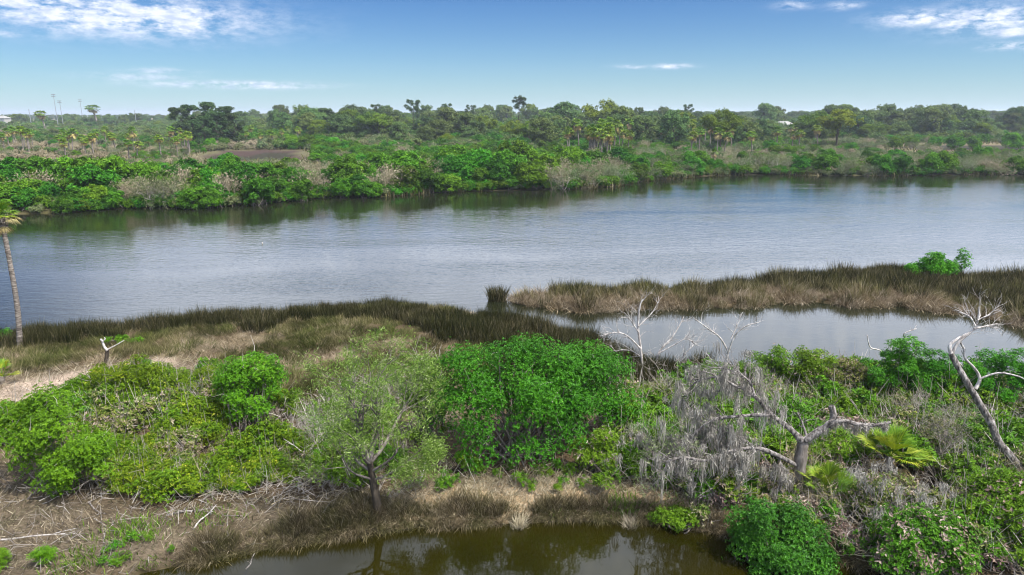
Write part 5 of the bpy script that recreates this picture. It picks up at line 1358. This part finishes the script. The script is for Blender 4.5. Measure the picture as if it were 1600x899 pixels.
    po = far_t * np.interp(pxs, [0, 300, 600, 1000, 1600], [.25, .5, .55, .45, .5]); ps = np.where(pxs < 320, .42, .30) + np.where(pxs > 1000, .22, 0)
    kind = np.where(r < pg, 0, np.where(r < pg + po, 3, np.where(r < pg + po + ps, 1, 2)))
    sz = rs.uniform(.55, 1.15, n) * np.interp(y, [95, 200, 330, 600], [.95, 1.15, 2.2, 3.8]) * np.where((pxs < 320) & (y > 118), .62, 1) * np.where(pxs > 1000, .85, 1)
    for kk, (key, nm, lab) in enumerate([('green', 'green_thicket', 'green thicket closing the gaps between the far bushes'), ('sage', 'grey_thicket', 'grey-green thicket closing the gaps between the far bushes'),
                                         ('tan', 'dry_thicket', 'dry tan thicket closing the gaps between the far bushes'), ('oak', 'wood_thicket', 'dull green understorey in front of the far woodland')]):
        q = kind == kk; gn_stuff(nm, lab, 'thicket', KM[key], np.stack([x, y, height(x, y)], -1)[q], rs.uniform(0, 6.28, q.sum()), np.stack([sz, sz, sz * rs.uniform(.75, 1.15, n)], -1)[q], None, kk)
    print('placed', PLACED)


def box(mb, c, s, mi=0):
    c, s = np.array(c, float), np.array(s, float) / 2
    V = np.array([[x, y, z] for x in (-1, 1) for y in (-1, 1) for z in (-1, 1)]) * s + c
    mb.add(V, [[0, 1, 3, 2], [4, 6, 7, 5], [0, 4, 5, 1], [2, 3, 7, 6], [0, 2, 6, 4], [1, 5, 7, 3]], None, mi)


def masts_houses_float():
    for i, (px, top, Y, lab) in enumerate([(88, 149, 520, 'tallest floodlight mast on the left skyline'), (96, 159, 540, 'shorter floodlight mast close right of the tallest one'),
                                           (128, 157, 640, 'thin distant floodlight mast right of the pair'), (46, 172, 560, 'low pale pole at the far left of the skyline'), (211, 174, 600, 'low pale pole on the skyline left of the dark trees')]):
        x = far_x(px, Y, 12); H = P(px, top, Y)[2]; root = empty('floodlight_mast' if i < 3 else 'utility_pole', (x, Y, hz(x, Y))); tag(root, lab, 'mast' if i < 3 else 'pole')
        mb = MB(); mb.tube([(0, 0, -.5), (0, 0, H)], [.26, .16] if i < 3 else [.3, .2], 8); mb.build('pole', M['steel'], root)
        if i < 3:
            mb = MB(); box(mb, (0, 0, H - .3), (3.0, .2, .2)); box(mb, (0, 0, H - 1.6), (3.0, .2, .2)); ca = mb.build('crossarm', M['steel'], root)
            for q in range(8):
                mb = MB(); box(mb, (-1.2 + .8 * (q % 4), -.3, H - .2 - 1.3 * (q // 4)), (.5, .4, .5)); mb.build('floodlight', M['lamp_face'], ca)
        else:
            mb = MB(); box(mb, (0, 0, H - .6), (2.0, .15, .15)); mb.build('crossarm', M['steel'], root)
    for (px, top, Y, w, d, lab) in [(1224, 191, 430, 11, 8, 'pale roofed house showing between the far trees on the right'), (2, 182, 640, 12, 9, 'pale low building at the left end of the skyline')]:
        x = far_x(px, Y, 6); H = P(px, top, Y)[2]; root = empty('house', (x, Y, hz(x, Y))); tag(root, lab, 'house')
        mb = MB(); box(mb, (0, 0, (H - 2.2) / 2 - .2), (w, d, H - 2.2)); wl_ = mb.build('wall', M['white_paint'], root)
        V = [(-w / 2 - .6, -d / 2 - .6, H - 2.25), (w / 2 + .6, -d / 2 - .6, H - 2.25), (w / 2 + .6, d / 2 + .6, H - 2.25), (-w / 2 - .6, d / 2 + .6, H - 2.25), (-w / 4, 0, H), (w / 4, 0, H)]
        mb = MB(); mb.add(V, [[0, 1, 5, 4], [2, 3, 4, 5], [3, 2, 1, 0]]); mb.add(V, [[1, 2, 5], [3, 0, 4]]); mb.build('roof', M['roof_white'], root)
        for q in range(4):
            mb = MB(); box(mb, (-w * .36 + q * w * .24, -d / 2 - .03, H - 4), (1.4, .12, 1.5)); mb.build('window', M['lamp_face'], wl_)
    c = G(410, 381, 0); root = empty('float_buoy', (c[0], c[1], 0)); tag(root, 'tiny white float bobbing on the open river', 'buoy')
    mb = MB(); z = np.array([-.12, -.06, .02, .1, .16, .18]); mb.tube(np.stack([z * 0, z * 0, z], -1), [.02, .05, .07, .05, .03, .015], 12); mb.build('ball', M['white_paint'], root)
    mb = MB(); mb.tube([(0, 0, .17), (0, 0, .26)], [.02, .02], 8); mb.build('eye', M['black_rubber'], root)


far_bank()
masts_houses_float()


def haze():
    m, n, l, out = nt('hazy_air')
    v = n.new('ShaderNodeVolumePrincipled'); v.inputs['Color'].default_value = (.80, .88, 1.0, 1); v.inputs['Density'].default_value = .0002; v.inputs['Anisotropy'].default_value = .2
    l.new(v.outputs[0], out.inputs['Volume'])
    mb = MB(); box(mb, (0, 3950, 14.5), (25000, 8200, 34)); o = mb.build('haze', m); tag(o, kind='stuff')
    return o


HAZE = True
if HAZE: haze()
